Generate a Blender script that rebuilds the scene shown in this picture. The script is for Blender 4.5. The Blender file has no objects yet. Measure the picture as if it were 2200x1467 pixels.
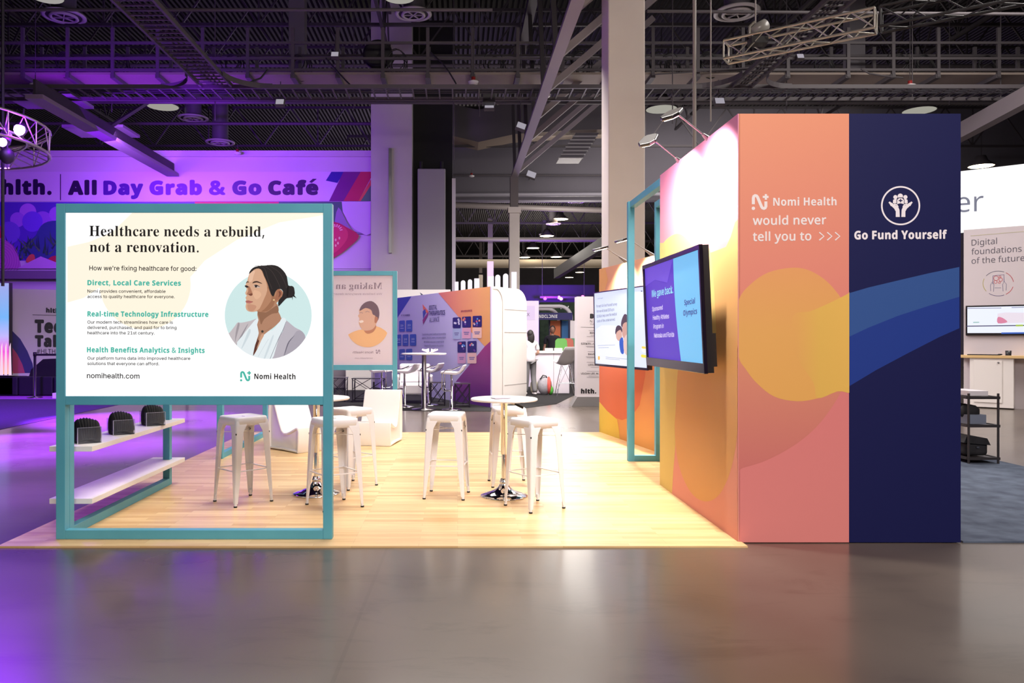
import bpy, bmesh, math, random, os
from mathutils import Vector, Matrix
random.seed(7)
S = bpy.context.scene
COL = S.collection
# ------------------------------------------------------------------ camera
F, CX, CY, H = 1650.0, 983.0, 722.0, 1.48      # focal length and vanishing point in photo pixels, eye height
cam = bpy.data.objects.new('camera', bpy.data.cameras.new('camera'))
COL.objects.link(cam); S.camera = cam
cam.location = (0, 0, H); cam.rotation_euler = (math.pi/2, 0, 0)
cam.data.sensor_width = 36; cam.data.lens = 36*F/2200
cam.data.shift_x = (1100-CX)/2200; cam.data.shift_y = -(733.5-CY)/2200
cam.data.clip_end = 400
S.view_settings.view_transform = 'Standard'; S.view_settings.look = 'None'
S.view_settings.exposure = 0.0; S.view_settings.gamma = 1.0
S.view_settings.use_curve_mapping = False
# ------------------------------------------------------------------ colours and light
def lin(c):
    return tuple((v/255/12.92 if v/255 <= .04045 else ((v/255+.055)/1.055)**2.4) for v in c)
w = bpy.data.worlds.new('hall_air'); S.world = w; w.use_nodes = True
w.node_tree.nodes['Background'].inputs[0].default_value = (.62, .55, .60, 1)
w.node_tree.nodes['Background'].inputs[1].default_value = .07
def light(kind, name, loc, energy, color=(1, 1, 1), target=None, size=1, size_y=None, spot=60, blend=.5, spread=180):
    L = bpy.data.lights.new(name, kind); L.energy = energy; L.color = color
    if kind == 'AREA':
        L.size = size; L.spread = math.radians(spread)
        if size_y: L.shape = 'RECTANGLE'; L.size_y = size_y
    else: L.shadow_soft_size = size
    if kind == 'SPOT': L.spot_size = math.radians(spot); L.spot_blend = blend
    o = bpy.data.objects.new(name, L); COL.objects.link(o); o.location = loc
    if target is not None:
        o.rotation_euler = (Vector(target)-Vector(loc)).to_track_quat('-Z', 'Y').to_euler()
    return o
PURPLE, BLUEV = (.30, .04, 1), (.27, .01, 1)
light('AREA', 'hall_area_fill', (.3, 8.4, 9.5), 190, (1, .93, .84), (.3, 8.4, 0), 4, 4, spread=75)  # unseen area fills from here on, standing in for the high bays
light('AREA', 'hall_area_fill', (2.2, -3.5, 8.5), 590, (1, .90, .84), (1.6, 5.5, 1.2), 6, 4, spread=110)  # front fill added behind the camera to brighten tower and sign frame
light('AREA', 'hall_area_fill', (2.0, 15.8, 6.6), 1250, (1, .93, .88), (2.0, 16.6, 0), 8, 4, spread=150)
light('AREA', 'hall_area_fill', (11, 12, 9.5), 950, (1, .93, .88), (10.5, 13, 0), 5, 5)
light('AREA', 'hall_area_fill', (8, 70, 9.0), 3600, (1, .90, .80), (8, 70, 0), 26, 40)
light('AREA', 'hall_area_fill', (10, 30, 8.0), 560, (1, .92, .88), (10, 34, 6), 14, 6)
light('SPOT', 'stage_wash', (-7.6, 17.5, 5.6), 3600, BLUEV, (-7.5, 25.8, 5.8), .25, spot=80, blend=1)
light('SPOT', 'stage_wash', (-11.0, 17.5, 5.6), 1500, BLUEV, (-13, 25.8, 5.2), .25, spot=90, blend=1)
for y_, e_ in ((7.4, 6000), (10.3, 44000), (13.6, 44000)): light('SPOT', 'stage_wash', (-9.0, y_+1, 5.4), e_, PURPLE, (-5.75, y_, 0), .15, spot=33, blend=.55)
light('SPOT', 'stage_wash', (-8.6, 12.3, 5.4), 6000, PURPLE, (-10, 14.5, 0), .3, spot=90, blend=1)
light('SPOT', 'stage_wash', (-7.2, 11.5, 5.4), 1500, BLUEV, (-4.8, 5.6, 0), .3, spot=50, blend=1)
light('AREA', 'stage_wash', (-10, 21, 6.4), 300, (.5, .2, 1), (-8, 26, 2.5), 3, 2)
light('AREA', 'stage_wash', (-8, 19, 7.2), 150, BLUEV, (-7, 22, 13), 5, 4)
light('POINT', 'hall_point_fill', (4.6, 23.3, 5.4), 280, (1, .94, .88), size=1.6)  # unseen point light added to brighten the collared column
light('POINT', 'hall_point_fill', (5.5, 37, 6.3), 1100, (1, .92, .84), size=1.5)  # this and the next two: unseen points added to lift the dark far hall
light('POINT', 'hall_point_fill', (4, 54, 6.5), 2000, (1, .9, .8), size=2)
light('POINT', 'hall_point_fill', (10, 80, 6.5), 3500, (1, .9, .8), size=2)
# ------------------------------------------------------------------ helpers
def P(x, y, d): return Vector(((x-CX)*d/F, d, H-(y-CY)*d/F))
def G(x, y): return P(x, y, F*H/(y-CY))
MATS = {}
def mat(name, rgb, rough=.5, metal=0, emit=0, alpha=1, trans=0, spec=.5, coat=0):
    key = (name, rgb, rough, metal, emit)
    if key in MATS: return MATS[key]
    m = bpy.data.materials.new(name); m.use_nodes = True
    b = m.node_tree.nodes['Principled BSDF']; c = lin(rgb)
    b.inputs['Base Color'].default_value = (*c, 1)
    b.inputs['Roughness'].default_value = rough; b.inputs['Metallic'].default_value = metal
    b.inputs['Specular IOR Level'].default_value = spec
    if coat: b.inputs['Coat Weight'].default_value = coat; b.inputs['Coat Roughness'].default_value = .1
    if emit:
        b.inputs['Emission Color'].default_value = (*c, 1); b.inputs['Emission Strength'].default_value = emit
        b.inputs['Base Color'].default_value = (*[v*.15 for v in c], 1)
    if trans: b.inputs['Transmission Weight'].default_value = trans
    if alpha < 1: b.inputs['Alpha'].default_value = alpha
    MATS[key] = m; return m
def nodes(m): return m.node_tree.nodes, m.node_tree.links, m.node_tree.nodes['Principled BSDF']
def noise_mat(name, c1, c2, scale, rough=(.5, .5), bump=0, stretch=(1, 1, 1), detail=6, metal=0):
    m = mat(name, c1, rough[0], metal); n, l, b = nodes(m)
    if 'Noise Texture' in n: return m
    tc = n.new('ShaderNodeTexCoord'); mp = n.new('ShaderNodeMapping'); mp.inputs['Scale'].default_value = stretch
    t = n.new('ShaderNodeTexNoise'); t.inputs['Scale'].default_value = scale; t.inputs['Detail'].default_value = detail
    r = n.new('ShaderNodeValToRGB'); r.color_ramp.elements[0].color = (*lin(c1), 1); r.color_ramp.elements[1].color = (*lin(c2), 1)
    r.color_ramp.elements[0].position = .32; r.color_ramp.elements[1].position = .68
    l.new(tc.outputs['Object'], mp.inputs[0]); l.new(mp.outputs[0], t.inputs['Vector']); l.new(t.outputs[0], r.inputs[0]); l.new(r.outputs[0], b.inputs['Base Color'])
    if rough[0] != rough[1]:
        q = n.new('ShaderNodeMapRange'); q.inputs['To Min'].default_value = rough[0]; q.inputs['To Max'].default_value = rough[1]
        l.new(t.outputs[0], q.inputs[0]); l.new(q.outputs[0], b.inputs['Roughness'])
    if bump:
        bp = n.new('ShaderNodeBump'); bp.inputs['Strength'].default_value = bump; bp.inputs['Distance'].default_value = .01
        l.new(t.outputs[0], bp.inputs['Height']); l.new(bp.outputs[0], b.inputs['Normal'])
    return m
def grad_mat(name, stops, axis, lo, hi, rough=.55, emit=0):
    """a printed colour blend along one object axis (artwork on fabric)"""
    m = mat(name, stops[0][1], rough); n, l, b = nodes(m)
    tc = n.new('ShaderNodeNewGeometry'); v = n.new('ShaderNodeVectorMath'); v.operation = 'DOT_PRODUCT'; v.inputs[1].default_value = axis
    q = n.new('ShaderNodeMapRange'); q.inputs['From Min'].default_value = lo; q.inputs['From Max'].default_value = hi
    r = n.new('ShaderNodeValToRGB')
    while len(r.color_ramp.elements) < len(stops): r.color_ramp.elements.new(.5)
    for e, (p, c) in zip(r.color_ramp.elements, stops): e.position = p; e.color = (*lin(c), 1)
    l.new(tc.outputs['Position'], v.inputs[0]); l.new(v.outputs['Value'], q.inputs[0]); l.new(q.outputs[0], r.inputs[0]); l.new(r.outputs[0], b.inputs['Base Color'])
    if emit:
        l.new(r.outputs[0], b.inputs['Emission Color']); b.inputs['Emission Strength'].default_value = emit
    return m
WM = {}
class MB:
    def __init__(s): s.v = []; s.f = []; s.mi = []; s.mats = []; s.m = 0; s.smooth = []
    def use(s, m):
        if m not in s.mats: s.mats.append(m)
        s.m = s.mats.index(m); return s
    def add(s, vs, fs, smooth=False):
        o = len(s.v); s.v += [Vector(v) for v in vs]
        for f in fs: s.f.append([i+o for i in f]); s.mi.append(s.m); s.smooth.append(smooth)
        return s
    def box(s, c, d, rz=0, M=None):
        x, y, z = [k/2 for k in d]
        vs = [Vector((a*x, b*y, e*z)) for e in (-1, 1) for a, b in ((-1, -1), (1, -1), (1, 1), (-1, 1))]
        R = M if M is not None else Matrix.Rotation(rz, 3, 'Z')
        return s.add([R @ v + Vector(c) for v in vs], [(3, 2, 1, 0), (4, 5, 6, 7), (0, 1, 5, 4), (1, 2, 6, 5), (2, 3, 7, 6), (3, 0, 4, 7)])
    def b2(s, a, b):
        return s.box([(p+q)/2 for p, q in zip(a, b)], [abs(p-q) for p, q in zip(a, b)])
    def bar(s, a, b, wd, ht=None):
        a, b = Vector(a), Vector(b); ht = ht or wd
        q = (b-a).to_track_quat('Z', 'Y').to_matrix()
        return s.box((a+b)/2, (wd, ht, (b-a).length), M=q)
    def tube(s, a, b, r, n=8, r2=None, cap=True):
        return s.path([a, b], [r, r if r2 is None else r2], n, cap)
    def path(s, pts, r, n=8, cap=True, closed=False):
        pts = [Vector(p) for p in pts]; N = len(pts)
        rs = r if isinstance(r, (list, tuple)) else [r]*N
        t0 = (pts[1]-pts[0]).normalized(); up = Vector((0, 0, 1)) if abs(t0.z) < .9 else Vector((1, 0, 0))
        nrm = t0.cross(up).normalized(); vs = []
        for i, p in enumerate(pts):
            if closed: t = pts[(i+1) % N]-pts[i-1]
            else: t = pts[min(i+1, N-1)]-pts[max(i-1, 0)]
            t.normalize(); nrm = (nrm-t*nrm.dot(t)).normalized(); bn = t.cross(nrm)
            for k in range(n):
                a = 2*math.pi*k/n; vs.append(p+(nrm*math.cos(a)+bn*math.sin(a))*rs[i])
        fs = [(i*n+k, i*n+(k+1) % n, ((i+1) % N)*n+(k+1) % n, ((i+1) % N)*n+k) for i in range(N if closed else N-1) for k in range(n)]
        s.add(vs, fs, True)
        if cap and not closed: s.add(vs[:n], [tuple(range(n))[::-1]]); s.add(vs[-n:], [tuple(range(n))])
        return s
    def lathe(s, prof, c=(0, 0, 0), n=32, M=None):
        c = Vector(c); vs = []
        for r, z in prof:
            for k in range(n):
                a = 2*math.pi*k/n; v = Vector((r*math.cos(a), r*math.sin(a), z))
                vs.append((M @ v if M is not None else v)+c)
        fs = [(i*n+k, i*n+(k+1) % n, (i+1)*n+(k+1) % n, (i+1)*n+k) for i in range(len(prof)-1) for k in range(n)]
        return s.add(vs, fs, True)
    def prism(s, poly, O, U, V, depth, smooth=False):
        """polygon in U,V swept along W=UxV by depth"""
        O, U, V = Vector(O), Vector(U), Vector(V); W = U.cross(V).normalized()*depth; n = len(poly)
        a = [O+U*p[0]+V*p[1] for p in poly]; b = [p+W for p in a]
        s.add(a, [tuple(range(n))[::-1]]); s.add(b, [tuple(range(n))])
        return s.add(a+b, [(i, (i+1) % n, (i+1) % n+n, i+n) for i in range(n)], smooth)
    def ball(s, c, r, n=12, sc=(1, 1, 1), M=None):
        k = n//2; vs = []; c = Vector(c)
        for i in range(k+1):
            ph = math.pi*i/k
            for j in range(n):
                th = 2*math.pi*j/n; v = Vector((r*sc[0]*math.sin(ph)*math.cos(th), r*sc[1]*math.sin(ph)*math.sin(th), r*sc[2]*math.cos(ph)))
                vs.append((M @ v if M is not None else v)+c)
        return s.add(vs, [(i*n+j, (i+1)*n+j, (i+1)*n+(j+1) % n, i*n+(j+1) % n) for i in range(k) for j in range(n)], True)
    def build(s, name, parent=None, m=None, local=False, bevel=0, seg=2, weld=False, origin=None):
        if m is not None and not s.mats: s.mats = [m]
        me = bpy.data.meshes.new(name); vs = s.v; loc = Vector((0, 0, 0))
        if parent is not None and not local:
            I = WM[parent].inverted(); vs = [I @ v for v in vs]
        elif parent is None and not local:
            xs = [v.x for v in vs]; ys = [v.y for v in vs]; zs = [v.z for v in vs]
            loc = Vector(origin) if origin else Vector(((min(xs)+max(xs))/2, (min(ys)+max(ys))/2, min(zs))); vs = [v-loc for v in vs]
        me.from_pydata([v[:] for v in vs], [], s.f)
        for k in s.mats: me.materials.append(k)
        for p, i, sm in zip(me.polygons, s.mi, s.smooth): p.material_index = i; p.use_smooth = sm
        o = bpy.data.objects.new(name, me); COL.objects.link(o); o.location = loc
        if weld or bevel:
            bm = bmesh.new(); bm.from_mesh(me); bmesh.ops.remove_doubles(bm, verts=bm.verts, dist=1e-5)
            bmesh.ops.recalc_face_normals(bm, faces=bm.faces); bm.to_mesh(me); bm.free()
        if bevel:
            md = o.modifiers.new('edge', 'BEVEL'); md.width = bevel; md.segments = seg; md.limit_method = 'ANGLE'
        if parent is not None: o.parent = parent; WM[o] = WM[parent]
        else: WM[o] = Matrix.Translation(loc)
        return o
def tag(o, label=None, cat=None, group=None, kind=None):
    if label: o['label'] = label
    if cat: o['category'] = cat
    if group: o['group'] = group
    if kind: o['kind'] = kind
    return o
def thing(name, loc, label, cat, rz=0, group=None):
    o = bpy.data.objects.new(name, None); COL.objects.link(o); o.location = loc; o.rotation_euler = (0, 0, rz)
    o.empty_display_size = .1; WM[o] = Matrix.Translation(Vector(loc)) @ Matrix.Rotation(rz, 4, 'Z')
    return tag(o, label, cat, group)
def dup(src, loc, rz, label, group=None):
    def cp(o, par):
        c = o.copy(); COL.objects.link(c); c.parent = par
        for ch in [k for k in WM if k.parent == o]: cp(ch, c)
        return c
    snapshot = list(WM)
    def cp2(o, par):
        c = o.copy(); COL.objects.link(c); c.parent = par
        for ch in snapshot:
            if ch.parent == o: cp2(ch, c)
        return c
    r = cp2(src, None); r.location = loc; r.rotation_euler = (0, 0, rz); r['label'] = label
    if group: r['group'] = group
    return r
FD = bpy.utils.system_resource('DATAFILES', path='fonts')
def font(fn):
    try: return bpy.data.fonts.load(os.path.join(FD, fn))
    except Exception: return None
SANS, MATH = font('Inter.woff2'), font('NotoSansMath-Regular.woff2')
TC = {}
def remap(t, up, lo, dig):
    return ''.join(chr(up+ord(c)-65) if 'A' <= c <= 'Z' else chr(lo+ord(c)-97) if 'a' <= c <= 'z' else chr(dig+ord(c)-48) if '0' <= c <= '9' else c for c in t)
STY = {'r': ('', 0, 0), 'l': ('', 0, 0), 'm': ('', .010, 0), 'n': ('', .016, .04), 'b': ('sans', .004, .03), 'x': ('sans', .016, .05), 'serif': ('serif', 0, .02), 'black': ('sans', .034, .09)}
def text_tris(t, style):
    """outline of the lettering; heavier weights are the outline laid over itself with small shifts"""
    key = (t, style)
    if key in TC: return TC[key]
    face, grow, sp = STY[style]
    c = bpy.data.curves.new('t', 'FONT')
    c.body = remap(t, 0x1D400, 0x1D41A, 0x1D7CE) if face == 'serif' else remap(t, 0x1D5D4, 0x1D5EE, 0x1D7EC) if face else t
    f = MATH if face or style in 'rln' else SANS
    if f: c.font = f
    c.resolution_u = 3; c.fill_mode = 'FRONT'; c.space_character = 1+sp
    o = bpy.data.objects.new('t', c); COL.objects.link(o); bpy.context.view_layer.update()
    dg = bpy.context.evaluated_depsgraph_get(); me = o.evaluated_get(dg).to_mesh()
    v0 = [v.co.copy() for v in me.vertices]; f0 = [tuple(p.vertices) for p in me.polygons]; vs, fs = [], []
    for dx, dy in ([(0, 0)] if not grow else [(grow*math.cos(k*math.pi/4), grow*math.sin(k*math.pi/4)) for k in range(0, 8, 1 if grow > .02 else 2)]):
        n0 = len(vs); vs += [v+Vector((dx, dy, len(vs)/max(1, len(v0)))) for v in v0]; fs += [tuple(i+n0 for i in q) for q in f0]
    o.evaluated_get(dg).to_mesh_clear(); bpy.data.objects.remove(o); bpy.data.curves.remove(c)
    TC[key] = (vs, fs); return TC[key]
CAPH = {}
def caph(style):
    if style not in CAPH: CAPH[style] = max(v.y for v in text_tris('H', style)[0])
    return CAPH[style]
def clip_poly(pts, clip):
    out = list(pts); n = len(clip)
    area = sum(clip[i][0]*clip[(i+1) % n][1]-clip[(i+1) % n][0]*clip[i][1] for i in range(n)); sg = 1 if area > 0 else -1
    for i in range(n):
        a, b = clip[i], clip[(i+1) % n]; src = out; out = []
        def side(p): return sg*((b[0]-a[0])*(p[1]-a[1])-(b[1]-a[1])*(p[0]-a[0]))
        for j in range(len(src)):
            p, q = src[j-1], src[j]; sp, sq = side(p), side(q)
            if (sp >= 0) != (sq >= 0):
                t = sp/(sp-sq); out.append((p[0]+t*(q[0]-p[0]), p[1]+t*(q[1]-p[1])))
            if sq >= 0: out.append(q)
        if len(out) < 3: return []
    return out
def smooth_loop(pts, k=6):
    """closed Catmull-Rom through the points"""
    out = []; n = len(pts)
    for i in range(n):
        p0, p1, p2, p3 = pts[i-1], pts[i], pts[(i+1) % n], pts[(i+2) % n]
        for j in range(k):
            t = j/k
            out.append(tuple(.5*(2*p1[c]+(p2[c]-p0[c])*t+(2*p0[c]-5*p1[c]+4*p2[c]-p3[c])*t*t+(3*p1[c]-p0[c]-3*p2[c]+p3[c])*t**3) for c in (0, 1)))
    return out
def circ(cx, cy, rx, ry=None, n=48): return [(cx+rx*math.cos(2*math.pi*k/n), cy+(ry or rx)*math.sin(2*math.pi*k/n)) for k in range(n)]
class Canvas:
    """flat print on a plane standing in the hall: photo pixels are cast onto the plane"""
    def __init__(s, O, U, N, step=.0005, lift=.001):
        s.O, s.U, s.N = Vector(O), Vector(U).normalized(), Vector(N).normalized(); s.V = s.N.cross(s.U); s.k = lift; s.step = step; s.mb = MB()
    def uv(s, x, y):
        C = Vector((0, 0, H)); d = Vector(((x-CX)/F, 1, -(y-CY)/F)); t = (s.O-C).dot(s.N)/d.dot(s.N); p = C+d*t-s.O
        return (p.dot(s.U), p.dot(s.V))
    def w(s, q): return s.O+s.U*q[0]+s.V*q[1]+s.N*s.k
    def poly(s, pts, m, clip=None, uv=False, sm=0, keep=False):
        if sm: pts = smooth_loop(pts, sm)
        if not uv: pts = [s.uv(*p) for p in pts]
        if clip: pts = clip_poly(pts, clip)
        if len(pts) < 3: return s
        a = sum(pts[i-1][0]*pts[i][1]-pts[i][0]*pts[i-1][1] for i in range(len(pts)))
        if a < 0: pts = pts[::-1]
        s.mb.use(m).add([s.w(p) for p in pts], [tuple(range(len(pts)))])
        if not keep: s.k += s.step
        return s
    def line(s, pts, wd, m, clip=None, closed=False, uv=False, keep=False):
        q = pts if uv else [s.uv(*p) for p in pts]
        n = len(q); s.mb.use(m); L = []; R = []
        for i in range(n):
            a = q[i-1] if (i or closed) else q[i]; b = q[(i+1) % n] if (i < n-1 or closed) else q[i]
            dx, dy = b[0]-a[0], b[1]-a[1]; l = math.hypot(dx, dy) or 1
            L.append((q[i][0]-dy/l*wd/2, q[i][1]+dx/l*wd/2)); R.append((q[i][0]+dy/l*wd/2, q[i][1]-dx/l*wd/2))
        for i in range(n if closed else n-1):
            j = (i+1) % n; s.mb.add([s.w(R[i]), s.w(R[j]), s.w(L[j]), s.w(L[i])], [(0, 1, 2, 3)])
        if not keep: s.k += s.step
        return s
    def text(s, t, p0, p1, cap, m, style='b', keep=True):
        """baseline from pixel p0 to pixel p1, capitals cap pixels tall"""
        vs, fs = text_tris(t, style)
        x0 = min(v.x for v in vs); x1 = max(v.x for v in vs); ch = caph(style)
        a, b, c = Vector(s.uv(*p0)), Vector(s.uv(*p1)), Vector(s.uv(p0[0], p0[1]-cap))
        ux = (b-a)/(x1-x0); vy = (c-a)/ch
        s.mb.use(m).add([s.w(a+ux*(v.x-x0)+vy*v.y)+s.N*(v.z*s.step*.08) for v in vs], fs)
        if not keep: s.k += s.step
        return s
    def build(s, name, parent): return s.mb.build(name, parent)
# ------------------------------------------------------------------ palette
TEAL = noise_mat('teal_paint', (82, 160, 181), (88, 168, 189), 3, (.45, .5))
WHITE = mat('white_plastic', (236, 233, 232), .28, coat=.3)
WSTEEL = mat('white_powder_coat', (233, 231, 234), .35)
WLAM = noise_mat('white_laminate', (228, 222, 220), (236, 231, 229), 2, (.45, .5))
CHROME = mat('chrome', (225, 225, 228), .06, 1)
STEEL = mat('brushed_steel', (150, 148, 150), .3, 1)
RUBBER = mat('black_rubber', (22, 21, 22), .7)
BLACKP = mat('black_plastic', (24, 23, 27), .35)
DARKM = mat('dark_ceiling_steel', (64, 59, 62), .6)
GREYM = mat('painted_grey_steel', (84, 78, 82), .6)
BEIGE = noise_mat('beige_painted_column', (208, 198, 190), (216, 206, 198), 1.2, (.7, .75))
GALV = mat('galvanised_duct', (112, 107, 114), .55, .2)
BLACKT = mat('black_ink', (22, 20, 26), .5)
# ------------------------------------------------------------------ floor, ceiling, hall walls
def concrete():
    m = noise_mat('polished_concrete', (76, 67, 59), (106, 95, 85), .55, (.20, .40), .04, detail=9)
    m.node_tree.nodes['Principled BSDF'].inputs['Coat Weight'].default_value = .32; m.node_tree.nodes['Principled BSDF'].inputs['Coat Roughness'].default_value = .13
    n, l, b = nodes(m)
    tc = n.new('ShaderNodeNewGeometry'); rot = n.new('ShaderNodeMapping'); rot.inputs['Rotation'].default_value = (0, 0, .02); rot.inputs['Location'].default_value = (.6, -.82, 0)
    l.new(tc.outputs['Position'], rot.inputs[0])
    br = n.new('ShaderNodeTexBrick'); br.offset = 0; br.inputs['Scale'].default_value = 1; br.inputs['Brick Width'].default_value = 4.6; br.inputs['Row Height'].default_value = 5.04
    br.inputs['Mortar Size'].default_value = .012; br.inputs['Mortar Smooth'].default_value = .3
    br.inputs['Color1'].default_value = (1, 1, 1, 1); br.inputs['Color2'].default_value = (.93, .92, .91, 1); br.inputs['Mortar'].default_value = (.80, .78, .76, 1)
    l.new(rot.outputs[0], br.inputs['Vector'])
    # scuffs: thin broken streaks
    ns = n.new('ShaderNodeTexNoise'); ns.inputs['Scale'].default_value = 2.6; ns.inputs['Detail'].default_value = 11; ns.inputs['Roughness'].default_value = .72; ns.inputs['Distortion'].default_value = .8
    ms = n.new('ShaderNodeMapping'); ms.inputs['Scale'].default_value = (.5, 1.6, 1); l.new(tc.outputs['Position'], ms.inputs[0]); l.new(ms.outputs[0], ns.inputs['Vector'])
    rs = n.new('ShaderNodeValToRGB'); rs.color_ramp.elements[0].position = .30; rs.color_ramp.elements[0].color = (.62, .6, .58, 1); rs.color_ramp.elements[1].position = .47; rs.color_ramp.elements[1].color = (1, 1, 1, 1)
    e = rs.color_ramp.elements.new(.66); e.color = (1, 1, 1, 1); e = rs.color_ramp.elements.new(.75); e.color = (1.25, 1.25, 1.22, 1)
    l.new(ns.outputs[0], rs.inputs[0])
    src = b.inputs['Base Color'].links[0].from_socket
    m1 = n.new('ShaderNodeMix'); m1.data_type = 'RGBA'; m1.blend_type = 'MULTIPLY'; m1.inputs[0].default_value = .75
    m2 = n.new('ShaderNodeMix'); m2.data_type = 'RGBA'; m2.blend_type = 'MULTIPLY'; m2.inputs[0].default_value = .8
    l.new(src, m1.inputs[6]); l.new(br.outputs[0], m1.inputs[7]); l.new(m1.outputs[2], m2.inputs[6]); l.new(rs.outputs[0], m2.inputs[7]); l.new(m2.outputs[2], b.inputs['Base Color'])
    return m
tag(MB().use(concrete()).b2((-42, -6, -.1), (42, 124, 0)).build('floor'), kind='structure')
def corrugated():
    m = mat('corrugated_roof_deck', (52, 48, 52), .7); n, l, b = nodes(m)
    tc = n.new('ShaderNodeNewGeometry'); wv = n.new('ShaderNodeTexWave'); wv.inputs['Scale'].default_value = 1.6; wv.bands_direction = 'X'
    bp = n.new('ShaderNodeBump'); bp.inputs['Distance'].default_value = .3; bp.inputs['Strength'].default_value = 1
    l.new(tc.outputs['Position'], wv.inputs['Vector']); l.new(wv.outputs[1], bp.inputs['Height']); l.new(bp.outputs[0], b.inputs['Normal'])
    return m
tag(MB().use(corrugated()).b2((-42, -6, 13.5), (42, 124, 13.8)).build('ceiling'), kind='structure')
WALLG = noise_mat('grey_painted_wall', (96, 92, 97), (108, 104, 108), .3, (.8, .85))
WALLW = noise_mat('white_painted_wall', (205, 198, 205), (214, 207, 213), .4, (.75, .8))
tag(MB().use(WALLG).b2((-42, 122, 0), (42, 122.4, 13.5)).build('wall_back'), kind='structure')
tag(MB().use(WALLG).b2((-42.3, -6, 0), (-42, 122, 13.5)).build('wall_left'), kind='structure')
tag(MB().use(WALLG).b2((42, -6, 0), (42.3, 122, 13.5)).build('wall_right'), kind='structure')
tag(MB().use(WALLG).b2((-42, -6.3, 0), (42, -6, 13.5)).build('wall_front'), kind='structure')
tag(MB().use(noise_mat('grey_bulkhead_paint', (96, 92, 100), (106, 102, 110), .25, (.8, .85))).b2((-1.9, 34, 7.5), (42, 34.5, 11.6)).build('wall_bulkhead'), kind='structure')
CD = 26.0
mb = MB().use(WALLW).b2((-30, CD, 0), (P(797, 0, CD).x, CD+.6, P(0, 326, CD).z-.18)); mb.box((-16.35, CD+.3, P(0, 326, CD).z-.08), (27.1, .8, .2))
tag(mb.build('wall_cafe'), kind='structure')
PX0, PX1 = P(797, 0, 25).x, P(885, 0, 25).x
mb = MB().use(noise_mat('lavender_white_pilaster', (196, 188, 194), (205, 197, 203), .4, (.75, .8))).b2((PX0, 25, 0), (PX1, 27, 13.5))
tag(mb.build('trim_1'), kind='structure')
mb = MB().use(STEEL); xx = P(838, 0, 24.9).x; mb.b2((xx-.05, 24.9, P(0, 543, 24.9).z), (xx+.05, 25, P(0, 318, 24.9).z))
tag(mb.build('wall_track'), 'slim vertical steel track fixed on the tall pale pilaster', 'track')
mb = MB().use(mat('black_slot', (18, 17, 20), .8)).b2((PX1, 25.6, 0), (P(972, 0, 25.6).x, 27, 12)); tag(mb.build('trim_2'), kind='structure')
op = thing('folding_partition', (P(927, 0, 25).x, 25.1, 0), 'tall grey folding partition panel hanging beside the pale pilaster', 'partition')
MB().use(noise_mat('grey_partition_skin', (150, 147, 152), (158, 155, 160), .3, (.6, .7))).b2((P(897, 0, 25).x, 25, .03), (P(957, 0, 25).x, 25.25, P(0, 362, 25).z)).build('panel', op, bevel=.03)
for xx in (905, 949): MB().use(RUBBER).tube((P(xx, 0, 25.1).x, 25.1, P(0, 362, 25).z), (P(xx, 0, 25.1).x, 25.1, P(0, 346, 25).z), .06).build('hanger', op)
mb = MB().use(mat('white_edge_trim', (214, 205, 222), .5)); xx = P(975, 0, 25.4).x; mb.b2((xx-.06, 25.4, 0), (xx+.06, 25.5, P(0, 383, 25.4).z)); tag(mb.build('door_track'), 'thin white vertical door track right of the grey folding partition', 'track')
# carpets
def carpet(name, pts, c1, c2, h=.006, sc=40):
    m = noise_mat(name+'_pile', c1, c2, sc, (.95, .95), .3)
    p = [G(*q) if len(q) == 2 else Vector(q) for q in pts]; 
    return tag(MB().use(m).prism([(q.x, q.y) for q in p], (0, 0, .0005), (1, 0, 0), (0, 1, 0), h).build(name), kind='structure')
carpet('floor_carpet_black', [(1.2, 18.6, 0), (1127+8, 876), (1052, 884), (860, 882), (700, 872), (560, 862), (-5.5, 19.2, 0), (-5.5, 24, 0), (7, 27, 0), (4.6, 19.5, 0), (1232, 850), (1195, 868)][1:], (15, 13, 15), (22, 20, 22))
carpet('floor_carpet_plum', [(-200, 960), (0, 923), (249, 871), (330, 858), (-200, 858)], (48, 20, 70), (60, 28, 84), sc=25)
carpet('floor_carpet_lit', [(-300, 857.5), (345, 857.5), (345, 843), (-300, 843)], (150, 70, 170), (165, 85, 185), sc=25)  # lit strip of the purple carpet, its light put into the colour
carpet('floor_carpet_blue', [(3.62, 5.5, 0), (8.5, 5.5, 0), (8.5, 8.0, 0), (2200, 1004), (2144, 991), (2040, 968), (3.62, 9.9, 0)], (66, 76, 96), (98, 110, 130), .012, 5)
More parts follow.
